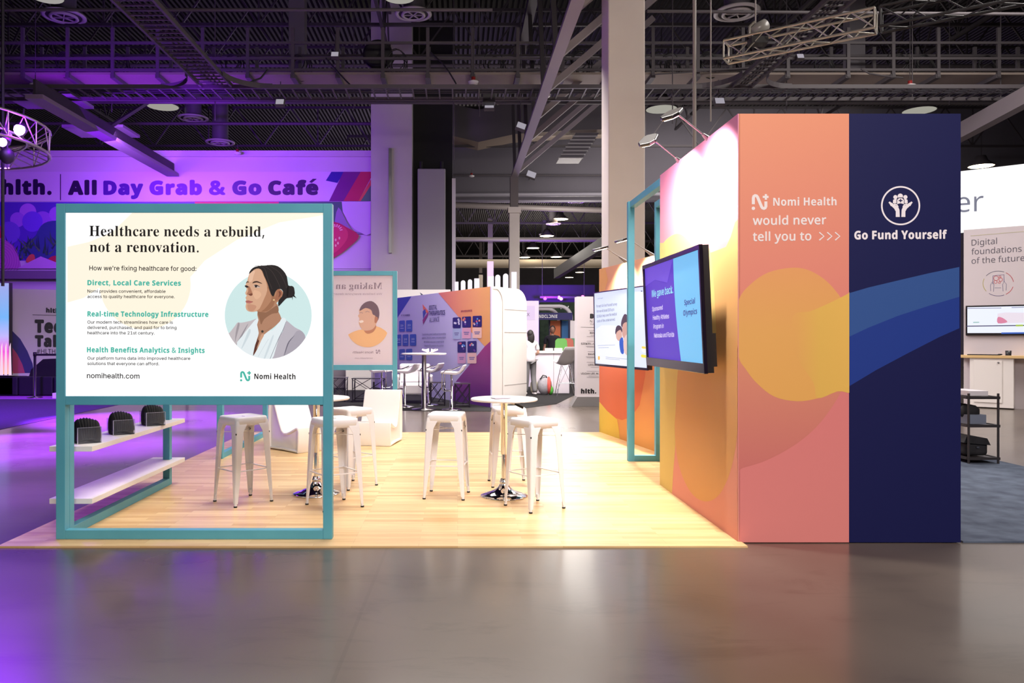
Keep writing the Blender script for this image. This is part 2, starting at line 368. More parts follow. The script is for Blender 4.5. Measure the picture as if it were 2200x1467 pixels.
# wood floor of the stand
def wood():
    m = mat('maple_strip_flooring', (232, 205, 160), .35); n, l, b = nodes(m)
    tc = n.new('ShaderNodeNewGeometry')
    def bricks(w_, h_, c1, c2, off):
        br = n.new('ShaderNodeTexBrick'); br.offset = .37; br.squash = 1; br.offset_frequency = 3
        for k, v in (('Scale', 1), ('Brick Width', w_), ('Row Height', h_), ('Mortar Size', .0006), ('Mortar Smooth', .1), ('Bias', -.1)): br.inputs[k].default_value = v
        br.inputs['Color1'].default_value = (*lin(c1), 1); br.inputs['Color2'].default_value = (*lin(c2), 1); br.inputs['Mortar'].default_value = (*lin((176, 138, 92)), 1)
        mp = n.new('ShaderNodeMapping'); mp.inputs['Location'].default_value = off; l.new(tc.outputs['Position'], mp.inputs[0]); l.new(mp.outputs[0], br.inputs['Vector']); return br
    a = bricks(.74, .064, (236, 205, 154), (210, 168, 114), (0, 0, 0)); c = bricks(.74, .064, (232, 204, 158), (232, 204, 158), (0, 0, 0))
    ns = n.new('ShaderNodeTexNoise'); ns.inputs['Scale'].default_value = 3; ns.inputs['Detail'].default_value = 8
    mp = n.new('ShaderNodeMapping'); mp.inputs['Scale'].default_value = (1, 16, 1); l.new(tc.outputs['Position'], mp.inputs[0]); l.new(mp.outputs[0], ns.inputs['Vector'])
    r = n.new('ShaderNodeValToRGB'); r.color_ramp.elements[0].position = .35; r.color_ramp.elements[0].color = (.90, .86, .80, 1); r.color_ramp.elements[1].position = .6; r.color_ramp.elements[1].color = (1, 1, 1, 1)
    l.new(ns.outputs[0], r.inputs[0])
    mx = n.new('ShaderNodeMix'); mx.data_type = 'RGBA'; mx.blend_type = 'MULTIPLY'; mx.inputs[0].default_value = 1
    l.new(a.outputs[0], mx.inputs[6]); l.new(r.outputs[0], mx.inputs[7]); l.new(mx.outputs[2], b.inputs['Base Color']); return m
tag(MB().use(wood()).b2((-3.22, 5.37, 0), (2.03, 11.74, .012)).b2((2.03, 7.6, 0), (3.6, 11.74, .012)).build('floor_wood'), kind='structure')
# ------------------------------------------------------------------ brand mark
def nomi(cv, x, y, h, m, mirror=1):
    """the N-with-plus mark; x,y = top left, h = height, in pixels"""
    def q(a, b): return (x+mirror*a*h, y+b*h)
    def wld(p): return cv.uv(*p)
    wd = (Vector(cv.uv(x+h, y))-Vector(cv.uv(x, y))).length
    pts = [(.10, .64), (.10, .24), (.13, .14), (.21, .09), (.30, .11), (.36, .18), (.62, .80), (.68, .88), (.77, .91), (.85, .87), (.89, .78), (.89, .46)]
    cv.line([q(*p) for p in pts], wd*.19, m)
    cv.poly([q(*p) for p in circ(.10, .90, .11, n=20)], m, keep=True)
    cv.poly([q(.82, .0), q(.96, .0), q(.96, .36), q(.82, .36)], m, keep=True); cv.k += cv.step
    cv.poly([q(.69, .11), q(1.06, .11), q(1.06, .25), q(.69, .25)], m)
# ------------------------------------------------------------------ front sign on its frame with shelves
FD1 = 5.55
def zf(y, d=FD1): return H-(y-CY)*d/F
XL, XR, T = P(120, 0, FD1).x, P(713.5, 0, FD1).x, .066
ZT = zf(437)
sg = thing('sign_stand', (XL+1, FD1+.03, .012), 'large teal box-section frame carrying the bright white rebuild sign and two shelves', 'sign')
def tb(name, a, b, par): return MB().use(TEAL).b2(a, b).build(name, par, bevel=.003)
for x0 in (XL, XR-T): tb('post', (x0, FD1, .012), (x0+T, FD1+T, ZT), sg)
tb('top_rail', (XL+T, FD1, ZT-T), (XR-T, FD1+T, ZT), sg)
tb('middle_rail', (XL+T, FD1, zf(870)), (XR-T, FD1+T, zf(851)), sg)
tb('bottom_rail', (XL+T, FD1, .012), (XR-T, FD1+T, .012+T), sg)
YB = 7.63
tb('post', (XL, FD1+T+.004, .012), (XL+T, FD1+2*T+.004, ZT), sg)
tb('post', (XL, YB-T, .012), (XL+T, YB, ZT), sg)
tb('side_rail', (XL, FD1+2*T, .012), (XL+T, YB-T, .012+T), sg)
tb('side_rail', (XL, FD1+2*T, ZT-T), (XL+T, YB-T, ZT), sg)
for zt in (.654, .262): MB().use(WLAM).b2((-3.062, 5.76, zt-.04), (-2.74, 7.72, zt)).build('shelf', sg, bevel=.002)
LB = 1.0
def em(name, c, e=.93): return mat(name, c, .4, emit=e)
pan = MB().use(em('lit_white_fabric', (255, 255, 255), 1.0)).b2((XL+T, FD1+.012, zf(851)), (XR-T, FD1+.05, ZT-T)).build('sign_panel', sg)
cv = Canvas((0, FD1+.012, 0), (1, 0, 0), (0, -1, 0), .0003)
CL = [cv.uv(*p) for p in ((145, 456), (697, 456), (697, 851), (145, 851))]
cream = em('cream_print', (254, 246, 226)); 
cv.poly([(145, 530), (190, 520), (240, 500), (285, 456), (697, 456), (697, 462), (600, 478), (510, 515), (440, 560), (405, 600), (390, 640), (300, 570), (240, 600), (180, 640), (145, 650)], cream, CL)
cv.poly(circ(312, 610, 98), em('cream_print_deep', (254, 245, 224)), CL)
ink = mat('sign_black_ink', (8, 8, 10), .6); tl = em('teal_ink', (72, 182, 164))
for t, p0, p1, c in (('Healthcare needs a rebuild,', (192, 507), (568, 508.5), 22), ('not a renovation.', (193, 541), (427, 542), 22)): cv.text(t, p0, p1, c, ink, 'serif')
cv.text("How we're fixing healthcare for good:", (192, 580.5), (422, 582), 10, ink, 'm')
for t, p0, p1 in (('Direct, Local Care Services', (188, 612.5), (389, 613.5)), ('Real-time Technology Infrastructure', (188, 679.5), (448, 680.5)), ('Health Benefits Analytics & Insights', (187, 756.5), (440, 758))): cv.text(t, p0, p1, 11, tl, 'x')
for t, x1, y in (('Nomi provides convenient, affordable', 356, 628.5), ('access to quality healthcare for everyone.', 375.5, 640), ('Our modern tech streamlines how care is', 371.5, 695), ('delivered, purchased, and paid for to bring', 379.5, 706.5), ('healthcare into the 21st century.', 332.5, 718), ('Our platform turns data into improved healthcare', 409, 772.5), ('solutions that everyone can afford.', 342, 784)): cv.text(t, (188, y), (x1, y+.5), 6.6, ink, 'm')
cv.text('nomihealth.com', (187, 812), (300, 813), 11, ink, 'm')
nomi(cv, 516, 797, 22, tl); cv.text('Nomi Health', (546.5, 814), (635, 814.5), 11.5, ink, 'b')
# portrait in a round window
def wq(a, b): return (470+a/6.114, 550+b/6.114)
def wp(pts, c, clip=None, sm=3, e=.9): cv.poly([wq(*p) for p in pts], em('portrait_print', c, e), clip, sm=sm)
CC = [cv.uv(*wq(*p)) for p in circ(651, 779, 571, n=72)]
cv.poly(CC, em('portrait_print', (203, 230, 230)), uv=True)
wp([(100, 1060), (150, 1000), (215, 915), (250, 872), (300, 875), (420, 850), (500, 825), (530, 900), (500, 1100), (440, 1400), (150, 1300)], (196, 188, 192), CC)
wp([(255, 880), (275, 905), (235, 1060), (215, 1130), (225, 1000)], (160, 152, 158), CC); wp([(345, 950), (390, 885), (330, 1010), (255, 1150), (240, 1140)], (150, 144, 152), CC)
wp([(820, 815), (890, 845), (1000, 935), (1090, 985), (1135, 1065), (1160, 1200), (900, 1400), (660, 1400), (790, 1080), (850, 960)], (186, 180, 190), CC)
wp([(1020, 990), (1090, 985), (1140, 1070), (1080, 1180), (900, 1310), (840, 1330), (900, 1180), (960, 1090)], (170, 164, 176), CC)
wp([(1000, 1040), (930, 1130), (890, 1230), (860, 1320), (880, 1220), (920, 1120)], (110, 106, 120), CC)
wp([(500, 825), (560, 850), (700, 980), (830, 815), (888, 850), (850, 960), (790, 1080), (675, 1400), (430, 1400), (240, 1180), (310, 1050), (420, 910)], (228, 238, 242), CC)
wp([(400, 960), (420, 1000), (330, 1180), (300, 1210), (350, 1080)], (205, 218, 224), CC); wp([(700, 1060), (720, 1070), (620, 1330), (590, 1350)], (208, 220, 226), CC)
cv.line([wq(*p) for p in ((885, 865), (850, 960), (790, 1080), (730, 1220), (677, 1348))], .0028, em('portrait_print', (98, 98, 112)))
cv.line([wq(*p) for p in ((655, 1090), (600, 1180), (520, 1320))], .0014, em('portrait_print', (170, 182, 190)))
wp([(515, 700), (524, 840), (507, 900), (528, 1010), (505, 1090), (470, 1240), (452, 1312), (500, 1240), (560, 1110), (600, 1030), (700, 955), (770, 895), (826, 820), (785, 730), (778, 640), (700, 600)], (178, 132, 106), CC, 2)
wp([(515, 730), (620, 740), (700, 690), (775, 650), (784, 740), (700, 760), (600, 830), (560, 900), (540, 830)], (146, 104, 80), CC)
wp([(530, 1020), (515, 1080), (480, 1170), (454, 1308), (500, 1230), (545, 1120), (520, 1100)], (96, 56, 46), CC)
wp([(560, 1030), (530, 1130), (500, 1220), (560, 1110), (600, 1030)], (205, 158, 130), CC)
wp([(405, 235), (385, 300), (372, 345), (350, 395), (372, 430), (354, 480), (358, 505), (372, 520), (355, 545), (366, 575), (357, 592), (364, 625), (356, 660), (368, 705), (400, 728), (460, 733), (520, 722), (620, 730), (700, 665), (780, 600), (840, 520), (845, 470), (800, 430), (700, 380), (610, 220), (540, 160), (450, 175)], (214, 168, 138), None, 2)
wp([(560, 180), (620, 320), (640, 450), (600, 560), (540, 690), (500, 725), (620, 732), (700, 665), (780, 600), (845, 500), (800, 430), (700, 380), (620, 230)], (180, 130, 100), None, 2)
wp([(640, 400), (690, 500), (690, 590), (600, 700), (560, 728), (640, 725), (720, 655), (740, 560), (720, 470)], (158, 110, 82), None, 2)
wp([(410, 230), (440, 195), (480, 200), (460, 260), (440, 330), (400, 330)], (230, 188, 160), None); wp([(465, 450), (540, 470), (560, 520), (500, 570), (460, 520)], (226, 180, 148), None)
wp([(385, 410), (410, 400), (440, 470), (448, 505), (428, 522), (400, 512), (372, 500), (392, 460)], (172, 118, 92), None)
wp([(395, 505), (440, 490), (448, 510), (425, 524)], (122, 74, 58), None); wp([(357, 592), (392, 582), (420, 590), (456, 600), (415, 622), (378, 618), (362, 608)], (184, 112, 104), None)
cv.line([wq(*p) for p in ((358, 598), (400, 597), (456, 600))], .0018, em('portrait_print', (120, 64, 60)))
wp([(380, 640), (440, 636), (500, 660), (460, 720), (400, 715)], (198, 146, 120), None)
wp([(445, 358), (465, 336), (510, 330), (560, 352), (573, 366), (510, 348), (468, 354)], (66, 48, 42), None); wp([(362, 362), (372, 338), (392, 334), (398, 350), (380, 346)], (66, 48, 42), None)
wp([(458, 386), (500, 376), (548, 402), (552, 414), (500, 418), (476, 408)], (205, 180, 168), None, 2); wp([(466, 386), (500, 378), (550, 406), (520, 398), (490, 392)], (36, 26, 26), None); cv.poly([wq(*p) for p in circ(494, 400, 15, n=16)], em('portrait_print', (40, 32, 34)))
wp([(346, 392), (372, 386), (398, 404), (385, 416), (362, 412)], (52, 38, 40), None)
HAIR = (38, 33, 34)
wp([(405, 238), (415, 200), (450, 160), (500, 138), (560, 128), (620, 125), (700, 118), (780, 135), (850, 190), (900, 270), (918, 385), (960, 392), (990, 410), (1000, 450), (1003, 500), (985, 530), (955, 548), (900, 555), (860, 590), (800, 655), (786, 650), (790, 585), (835, 530), (848, 470), (820, 435), (775, 440), (745, 480), (725, 530), (690, 500), (645, 360), (600, 260), (575, 195), (530, 165), (470, 180)], HAIR, None, 2)
for q in ([(985, 500), (1028, 556), (980, 530)], [(960, 530), (976, 582), (975, 530)], [(930, 390), (900, 420), (895, 520), (915, 540)]): wp(q, (20, 17, 18), None, 0)
for q in ([(480, 150), (600, 160), (650, 300), (700, 440)], [(560, 140), (680, 180), (760, 300), (800, 420)], [(640, 130), (780, 200), (860, 320), (880, 420)]): cv.line([wq(*p) for p in smooth_loop(q, 5)[:15]], .0022, em('portrait_print', (74, 64, 62)), keep=True)
cv.k += cv.step
wp([(770, 448), (800, 436), (832, 452), (842, 490), (825, 535), (790, 570), (752, 590), (745, 545), (760, 500)], (164, 108, 82), None); wp([(790, 465), (820, 470), (822, 510), (790, 545), (800, 500)], (120, 72, 56), None)
cv.poly([wq(*p) for p in circ(730, 578, 12, n=12)], em('portrait_print', (225, 190, 140)))
cv.line([wq(*p) for p in ((512, 905), (535, 960), (575, 992), (640, 975), (700, 930))], .001, em('portrait_print', (120, 80, 60))); cv.poly([wq(*p) for p in circ(580, 990, 17, n=10)], em('portrait_print', (62, 58, 52)))
cv.build('printed_graphic', pan)
# ------------------------------------------------------------------ back sign frame
D2, X2R = 11.5, P(853, 0, 11.5).x
X2L = -2.92
bs = thing('sign_stand', (X2L+1, D2, .012), 'smaller-looking teal frame with a see-through portrait sign at the back of the wood floor', 'sign')
Z2 = H-(582-CY)*D2/F; z2a = H-(784-CY)*D2/F; z2b = H-(795-CY)*D2/F
for x0 in (X2L, X2R-T): tb('post', (x0, D2, .012), (x0+T, D2+T, Z2), bs)
tb('top_rail', (X2L+T, D2, Z2-T), (X2R-T, D2+T, Z2), bs); tb('middle_rail', (X2L+T, D2, z2b), (X2R-T, D2+T, z2a), bs)
tb('bottom_rail', (X2L+T, D2, .012), (X2L+.9, D2+T, .012+T), bs)
tb('post', (X2L+.04, 9.18, .012), (X2L+.04+.07, 9.25, Z2), bs)
tb('side_rail', (X2L+.04, 9.25, .012), (X2L+.04+T, D2, .012+T), bs); tb('side_rail', (X2L+.04, 9.25, Z2-T), (X2L+.04+T, D2, Z2), bs)
p2 = MB().use(mat('frosted_sign_film', (222, 210, 222), .18, coat=.6)).b2((X2L+T, D2+.02, z2a), (X2R-T, D2+.045, Z2-T)).build('sign_panel', bs)
cv = Canvas((0, D2+.02, 0), (1, 0, 0), (0, -1, 0), .0008)
def bq(a, b): return (700+a/2.933, 440+b/2.933)
grey = mat('faded_print', (140, 124, 142), .4)
cv.text('Making an Impact', bq(355, 530), bq(-150, 530), 13.5, grey, 'serif')
cv.text('We believe everyone deserves more', bq(355, 567), bq(-50, 567), 4.2, mat('faded_print', (176, 160, 178), .4), 'm')
cv.text('Nomi Health', bq(298, 936), bq(170, 936), 5, grey, 'm'); nomi(cv, bq(342, 912)[0], bq(342, 912)[1], 9, grey, -1)
cv.text('nomihealth.com', bq(295, 970), bq(183, 970), 2.8, grey, 'r')
cc = [cv.uv(*bq(*p)) for p in circ(262, 765, 132, n=48)]
def bp_(pts, c, clip=None): cv.poly([bq(*p) for p in pts], mat('faded_print', c, .4), clip, sm=3)
bp_([(130, 830), (185, 795), (240, 785), (265, 800), (320, 765), (395, 815), (395, 900), (130, 900)], (234, 188, 140), cc)
bp_([(240, 760), (300, 750), (318, 765), (300, 800), (262, 812), (240, 790)], (186, 130, 104)); bp_([(214, 655), (285, 655), (322, 700), (318, 750), (292, 785), (245, 792), (222, 775), (208, 745), (212, 715), (203, 700), (212, 685)], (214, 176, 156))
bp_([(214, 668), (222, 640), (250, 614), (290, 607), (325, 635), (338, 680), (332, 720), (318, 735), (312, 700), (296, 690), (285, 662), (250, 650)], (112, 92, 106)); bp_([(310, 705), (328, 712), (322, 740), (308, 742)], (178, 124, 104))
bp_([(210, 732), (232, 727), (238, 738), (218, 744)], (240, 228, 222)); cv.line([bq(*p) for p in ((212, 682), (222, 678), (234, 682))], .006, grey, keep=True); cv.line([bq(*p) for p in ((250, 676), (262, 670), (276, 676))], .006, grey)
cv.build('printed_graphic', p2)
# ------------------------------------------------------------------ big printed tower on the right
BX0, BX1, BY0, BY1, BZ = 2.01, 3.597, 5.49, 7.6, 3.07
tw = thing('booth_tower', ((BX0+BX1)/2, 6.5, 0), 'tall box-shaped booth wall with orange and navy printed front', 'booth wall')
MB().use(mat('tower_core', (170, 110, 100), .6)).b2((BX0+.01, BY0+.01, .004), (BX1-.01, BY1-.01, BZ-.01)).build('core', tw)
XM = P(1824, 0, BY0).x
def fab(n, c, r=.6): return mat(n, c, r, spec=.25)
OG = grad_mat('orange_to_rose_print', [(0, (222, 132, 128)), (.35, (216, 122, 122)), (.62, (222, 134, 116)), (1, (226, 146, 112))], (-.12, 0, 1), -.3, 2.85, .6)
op_ = MB().use(OG).b2((BX0, BY0, .006), (XM, BY0+.01, BZ)).build('orange_panel', tw); op_['label'] = 'orange and rose printed front panel'
cv = Canvas((0, BY0, 0), (1, 0, 0), (0, -1, 0), .00015, .0004)
def fq(a, b): return (1570+a/2.366, 560+b/2.366)
CO = [cv.uv(*p) for p in ((1587, 244), (1824.5, 244), (1824.5, 1166), (1587, 1166))]
def fp(pts, m, sm=5, C=None): cv.poly([fq(*p) for p in pts], m, C or CO, sm=sm)
fp([(-60, 1085), (60, 1053), (180, 1015), (320, 940), (430, 850), (510, 750), (565, 655), (600, 560), (400, 480), (-60, 450)], grad_mat('terracotta_print', [(0, (204, 116, 110)), (1, (214, 136, 110))], (0, 0, 1), .55, 1.3))
fp([(600, 560), (570, 655), (620, 640), (640, 560)], fab('rose_print', (222, 130, 130)), 0)
amber = grad_mat('amber_print', [(0, (226, 168, 88)), (.5, (224, 166, 90)), (1, (224, 156, 96))], (0, 0, 1), 1.0, 2.0)
fp([(305, 36), (390, 46), (470, 90), (530, 150), (570, 220), (600, 400), (612, 640), (540, 665), (440, 700), (335, 714), (220, 690), (130, 620), (75, 550), (40, 490), (20, 350), (40, 200), (100, 120), (190, 60)], amber, 4)
fp([(640, 140), (598, 166), (552, 190), (480, 225), (400, 258), (330, 268), (310, 330), (330, 480), (420, 620), (440, 698), (540, 663), (640, 625)], grad_mat('yellow_print', [(0, (224, 166, 90)), (.45, (222, 178, 84)), (1, (226, 180, 86))], (1, 0, 0), 2.42, 2.8), 4)
wt = fab('white_vinyl_lettering', (236, 226, 226), .5)
nomi(cv, 1615, 417, 34, wt)
cv.text('Nomi Health', (1661, 442), (1797, 441), 17, wt, 'b'); cv.text('would never', (1617, 483), (1775, 481.5), 19, wt, 'n'); cv.text('tell you to', (1617, 517.5), (1743, 516), 19, wt, 'n')
for k in range(3):
    x = 1760+k*17; cv.line([(x, 499), (x+10, 507.5), (x, 516)], .009, wt, keep=True)
cv.build('printed_graphic', op_)
nv = MB().use(fab('navy_print', (17, 21, 74))).b2((XM, BY0, .006), (BX1, BY0+.01, BZ)).build('navy_panel', tw); nv['label'] = 'navy blue printed front panel'
cv = Canvas((0, BY0, 0), (1, 0, 0), (0, -1, 0), .00015, .0004); CN = [cv.uv(*p) for p in ((1825, 244), (2061, 244), (2061, 1166), (1825, 1166))]
fp([(598, 166), (700, 136), (860, 98), (1010, 63), (1180, 28), (1180, 190), (1010, 228), (850, 280), (700, 340), (598, 388)], fab('blue_print', (48, 82, 146)), 0, CN)
fp([(598, 388), (700, 340), (850, 280), (1010, 228), (1180, 178), (1180, 335), (1060, 388), (900, 470), (740, 555), (598, 640)], fab('royal_print', (30, 56, 138)), 0, CN)
# ring and hands emblem
def hq(a, b): return (1560+a/3.122, 230+b/3.122)
wv = fab('white_vinyl_lettering', (236, 230, 238), .5)
cv.line([hq(*p) for p in circ(1170, 661, 126, n=64)], .0115, wv, closed=True)
for cx_, cy_, r_ in ((1168, 598, 18), (1135, 604, 14), (1202, 604, 14)): cv.poly([hq(*p) for p in circ(cx_, cy_, r_, n=20)], wv, keep=True)
cv.k += cv.step
navy2 = fab('navy_print', (17, 21, 74))
for pts in ([(1118, 645), (1120, 622), (1134, 616), (1146, 618), (1146, 645)], [(1218, 645), (1216, 622), (1202, 616), (1192, 618), (1192, 645)]): cv.poly([hq(*p) for p in pts], wv, keep=True)
cv.k += cv.step
cv.poly([hq(*p) for p in ((1142, 655), (1142, 622), (1156, 606), (1182, 606), (1196, 622), (1196, 655), (1169, 650))], navy2); cv.poly([hq(*p) for p in ((1146, 651), (1146, 624), (1158, 611), (1180, 611), (1192, 624), (1192, 651), (1169, 645))], wv)
cv.poly([hq(*p) for p in ((1166, 616), (1173, 616), (1173, 639), (1166, 639))], navy2, keep=True); cv.k += cv.step; cv.poly([hq(*p) for p in ((1157, 624), (1182, 624), (1182, 631), (1157, 631))], navy2)
for s_ in (-1, 1):
    def hm(a, b): return hq(1169+s_*a, b)
    cv.poly([hm(*p) for p in ((5, 737), (7, 690), (16, 668), (40, 655), (62, 640), (72, 636), (80, 642), (60, 665), (42, 682), (32, 700), (32, 737))], wv)
    cv.line([hm(*p) for p in ((60, 662), (70, 645), (76, 636))], .012, wv); cv.line([hm(*p) for p in ((16, 670), (26, 655), (44, 650))], .009, wv)
cv.text('Go Fund Yourself', (1835, 514), (2034, 512.5), 18, wv, 'x')
cv.build('printed_graphic', nv)
# side wall facing the stand
sd = grad_mat('pink_side_print', [(0, (236, 160, 140)), (.3, (226, 140, 140)), (.6, (232, 158, 150)), (1, (226, 140, 176))], (0, 0, 1), 0, 3.07)
sp = MB().use(sd).b2((BX0-.006, BY0, .012), (BX0+.01, BY1, BZ)).build('side_panel', tw); sp['label'] = 'pink, orange and yellow printed side of the tower'
cv = Canvas((BX0-.006, 0, 0), (0, -1, 0), (-1, 0, 0), .0004)
CS = [cv.uv(1423, 383+20), cv.uv(1423, 1043)]; CS = [(-BY1, .012), (-BY0, .012), (-BY0, BZ), (-BY1, BZ)]
def sq(a, b): return (1385+a/3.056, 700+b/3.056)
orange = fab('orange_side_print', (228, 172, 112)); yel = fab('yellow_side_print', (230, 204, 120))
def sy(y): return [cv.uv(1500, y)[1]]
cv.poly([(1600, 512), (1560, 530), (1520, 545), (1500, 548), (1490, 700), (1470, 860), (1452, 960), (1445, 1100), (1650, 1200)], orange, CS, sm=4)
cv.poly([(1450, 503), (1470, 508), (1500, 540), (1530, 560), (1530, 900), (1400, 950), (1405, 560), (1425, 522)], fab('amber_side_print', (232, 196, 122)), CS, sm=4)
cv.poly([(1400, 540), (1440, 600), (1462, 700), (1458, 850), (1450, 960), (1445, 1080), (1405, 1060)], yel, CS, sm=4)
# rose lower field and hanging drop
cv.poly([(1452, 955), (1600, 880), (1640, 1200), (1442, 1100), (1447, 1010)], fab('rose_side_print', (234, 158, 142)), CS)
el = [sq(*p) for p in ((205, 560), (200, 700), (215, 860), (255, 1000), (320, 1110), (400, 1152), (480, 1120), (545, 1010), (590, 850), (612, 680), (618, 400), (600, 100), (400, 100), (240, 200))]
cv.poly(el, fab('drop_side_print', (226, 170, 108)), CS, sm=4)
cv.build('printed_graphic', sp)
# ------------------------------------------------------------------ angled second booth wall
A2, B2 = Vector((2.18, 11.81, 0)), Vector((2.70, 8.62, 0))
dU = (B2-A2).normalized(); nN = Vector((dU.y, -dU.x, 0)); 
if nN.x > 0: nN = -nN
wl = thing('booth_wall', A2, 'lower angled booth wall printed orange behind the white screen', 'booth wall')
Z3 = 2.51; th = -nN*.3
mb = MB().use(grad_mat('peach_wall_print', [(0, (236, 170, 84)), (.5, (228, 140, 100)), (1, (240, 176, 130))], (0, 0, 1), 0, 2.5))
a, b_ = A2, B2; mb.add([a+Vector((0, 0, .004)), b_+Vector((0, 0, .004)), b_+th+Vector((0, 0, .004)), a+th+Vector((0, 0, .004)), a+Vector((0, 0, Z3)), b_+Vector((0, 0, Z3)), b_+th+Vector((0, 0, Z3)), a+th+Vector((0, 0, Z3))], [(0, 1, 2, 3), (7, 6, 5, 4), (4, 5, 1, 0), (5, 6, 2, 1), (6, 7, 3, 2), (7, 4, 0, 3)])
wb = mb.build('wall_panel', wl)
cv = Canvas(A2, dU, nN, .0006); LW = (B2-A2).length; CW = [(0, .01), (LW, .01), (LW, Z3), (0, Z3)]
def aq(a, b): return (1260+a/3.412, 750+b/3.412)
cv.poly([aq(*p) for p in ((60, 0), (95, 385), (140, 440), (200, 500), (262, 520), (330, 495), (390, 410), (430, 200), (440, 0))], fab('coral_print', (222, 122, 88)), CW)
cv.poly([aq(*p) for p in ((60, 340), (95, 385), (150, 450), (225, 515), (240, 600), (245, 680), (60, 620))], fab('yellow_print_flat', (240, 206, 88)), CW)
cv.poly([(1280, 570), (1300, 572), (1306, 600), (1296, 640), (1280, 650)], fab('light_orange_print', (238, 178, 110)), CW)
cv.build('printed_graphic', wb)
# ------------------------------------------------------------------ teal portal between tower and wall
pf = thing('portal_frame', (2.2, 9.03, .012), 'tall teal open frame joined to the back of the printed tower', 'frame')
PZ = 3.06
for x0 in (2.0, 2.325): tb('post', (x0, 9.0, .012), (x0+.075, 9.075, PZ), pf)
tb('bottom_rail', (2.075, 9.0, .012), (2.325, 9.075, .08), pf)
for x0 in (2.02, 2.325): tb('top_rail', (x0, BY1, PZ-.075), (x0+.075, 9.0, PZ), pf)
# ------------------------------------------------------------------ televisions
def tv(name, BLp, BRp, z0, z1, tilt, label):
    """BLp,BRp: plan points of the screen's lower edge"""
    BLp, BRp = Vector((*BLp, z0)), Vector((*BRp, z0)); U = (BRp-BLp).normalized(); N = Vector((U.y, -U.x, 0))
    if N.x > 0: N = -N
    V = (Vector((0, 0, 1))*math.cos(tilt)+N*math.sin(tilt)).normalized(); Nn = U.cross(V).normalized()
    if Nn.dot(N) < 0: Nn = -Nn
    W_, Ht = (BRp-BLp).length, (z1-z0)
    t = thing(name, (BLp+BRp)/2, label, 'television')
    def bx(mb, u0, u1, v0, v1, n0, n1):
        vs = [BLp+U*u+V*v+Nn*n for n in (n0, n1) for u, v in ((u0, v0), (u1, v0), (u1, v1), (u0, v1))]
        mb.add(vs, [(3, 2, 1, 0), (4, 5, 6, 7), (0, 1, 5, 4), (1, 2, 6, 5), (2, 3, 7, 6), (3, 0, 4, 7)])
    return t, bx, BLp, U, V, Nn, W_, Ht
t, bx, O, U, V, N, W_, Ht = tv('wall_television', (1.862, 7.45), (1.862, 5.70), 1.20, 2.165, math.radians(2.5), 'black-framed television with purple and blue slide on the tower side')
BZM = mat('gloss_black_bezel', (26, 20, 34), .15)
m = MB().use(BZM); bx(m, 0, W_, .0, .075, 0, .03); bx(m, 0, W_, Ht-.035, Ht, 0, .03); bx(m, 0, .03, .075, Ht-.035, 0, .03); bx(m, W_-.03, W_, .075, Ht-.035, 0, .03); m.build('bezel', t, bevel=.004)
m = MB().use(BLACKP); bx(m, .005, W_-.005, .005, Ht-.005, -.045, 0); bx(m, .3, W_-.3, .2, Ht-.2, -.08, -.045); m.build('case', t)
m = MB().use(BLACKP); bx(m, W_-.34, W_-.02, .05, .30, -.075, -.046); m.build('media_box', t)
m = MB().use(STEEL); bx(m, W_/2-.25, W_/2+.25, Ht*.35, Ht*.65, -.145, -.08); m.build('wall_bracket', t)
m = MB().use(em('screen_purple', (84, 54, 190), .95)); bx(m, .03, W_-.03, .075, Ht-.035, .0, .012); scr = m.build('screen', t)
cv = Canvas(O+N*.012, U, N, .0005); 
if cv.V.dot(V) < 0: cv.V = -cv.V
Wc, Hc = W_-.03, Ht-.035; CV_ = [(.03, .075), (Wc, .075), (Wc, Hc), (.03, Hc)]
arc = [(W_*.575+.12*math.sin(math.pi*k/20)*(-.35)-.0*k+(.10*(1-k/20)), .075+(Hc-.075)*k/20) for k in range(21)]
cv.poly(arc+[(Wc, Hc), (Wc, .075)], em('screen_sky', (112, 190, 236), .98), CV_, uv=True)
cv.poly([(.03, Hc), (.03, Hc*.82), (.4, Hc*.86), (.8, Hc*.8), (1.0, Hc)], em('screen_purple_light', (104, 74, 206), .95), CV_, uv=True)
sky = em('screen_text', (150, 225, 240)); lav = em('screen_text', (226, 214, 245)); nvy = em('screen_text', (40, 40, 130))
def tq(a, b): return (1240+a/2.933, 400+b/2.933)
cv.text('We gave back.', tq(470, 700), tq(606, 672), 15, sky, 'm')
for s_, a0, a1 in (('Sponsored', (474, 788), (540, 776)), ('Healthy Athletes', (478, 842), (580, 832)), ('Program in', (482, 898), (546, 892)), ('Nebraska and Florida', (486, 954), (612, 948))): cv.text(s_, tq(*a0), tq(*a1), 9.5, lav, 'm')
cv.text('Special', tq(677, 750), tq(744, 738), 11.5, nvy, 'b'); cv.text('Olympics', tq(670, 816), tq(757, 804), 11.5, nvy, 'b')
cv.build('slide', scr)
t, bx, O, U, V, N, W_, Ht = tv('wall_television', (2.005, 11.14), (2.366, 9.5), 1.055, 2.112, math.radians(1.0), 'thin-framed television with a white slide on the angled orange wall')
m = MB().use(BZM); bx(m, 0, W_, .0, .03, 0, .02); bx(m, 0, W_, Ht-.015, Ht, 0, .02); bx(m, 0, .015, .03, Ht-.015, 0, .02); bx(m, W_-.015, W_, .03, Ht-.015, 0, .02); m.build('bezel', t)
m = MB().use(BLACKP); bx(m, .005, W_-.005, .005, Ht-.005, -.05, 0); m.build('case', t)
m = MB().use(STEEL); bx(m, W_/2-.25, W_/2+.25, Ht*.35, Ht*.65, -.2, -.05); m.build('wall_bracket', t)
m = MB().use(em('screen_white', (216, 226, 246), .98)); bx(m, .015, W_-.015, .03, Ht-.015, .0, .01); scr = m.build('screen', t)
cv = Canvas(O+N*.01, U, N, .0006)
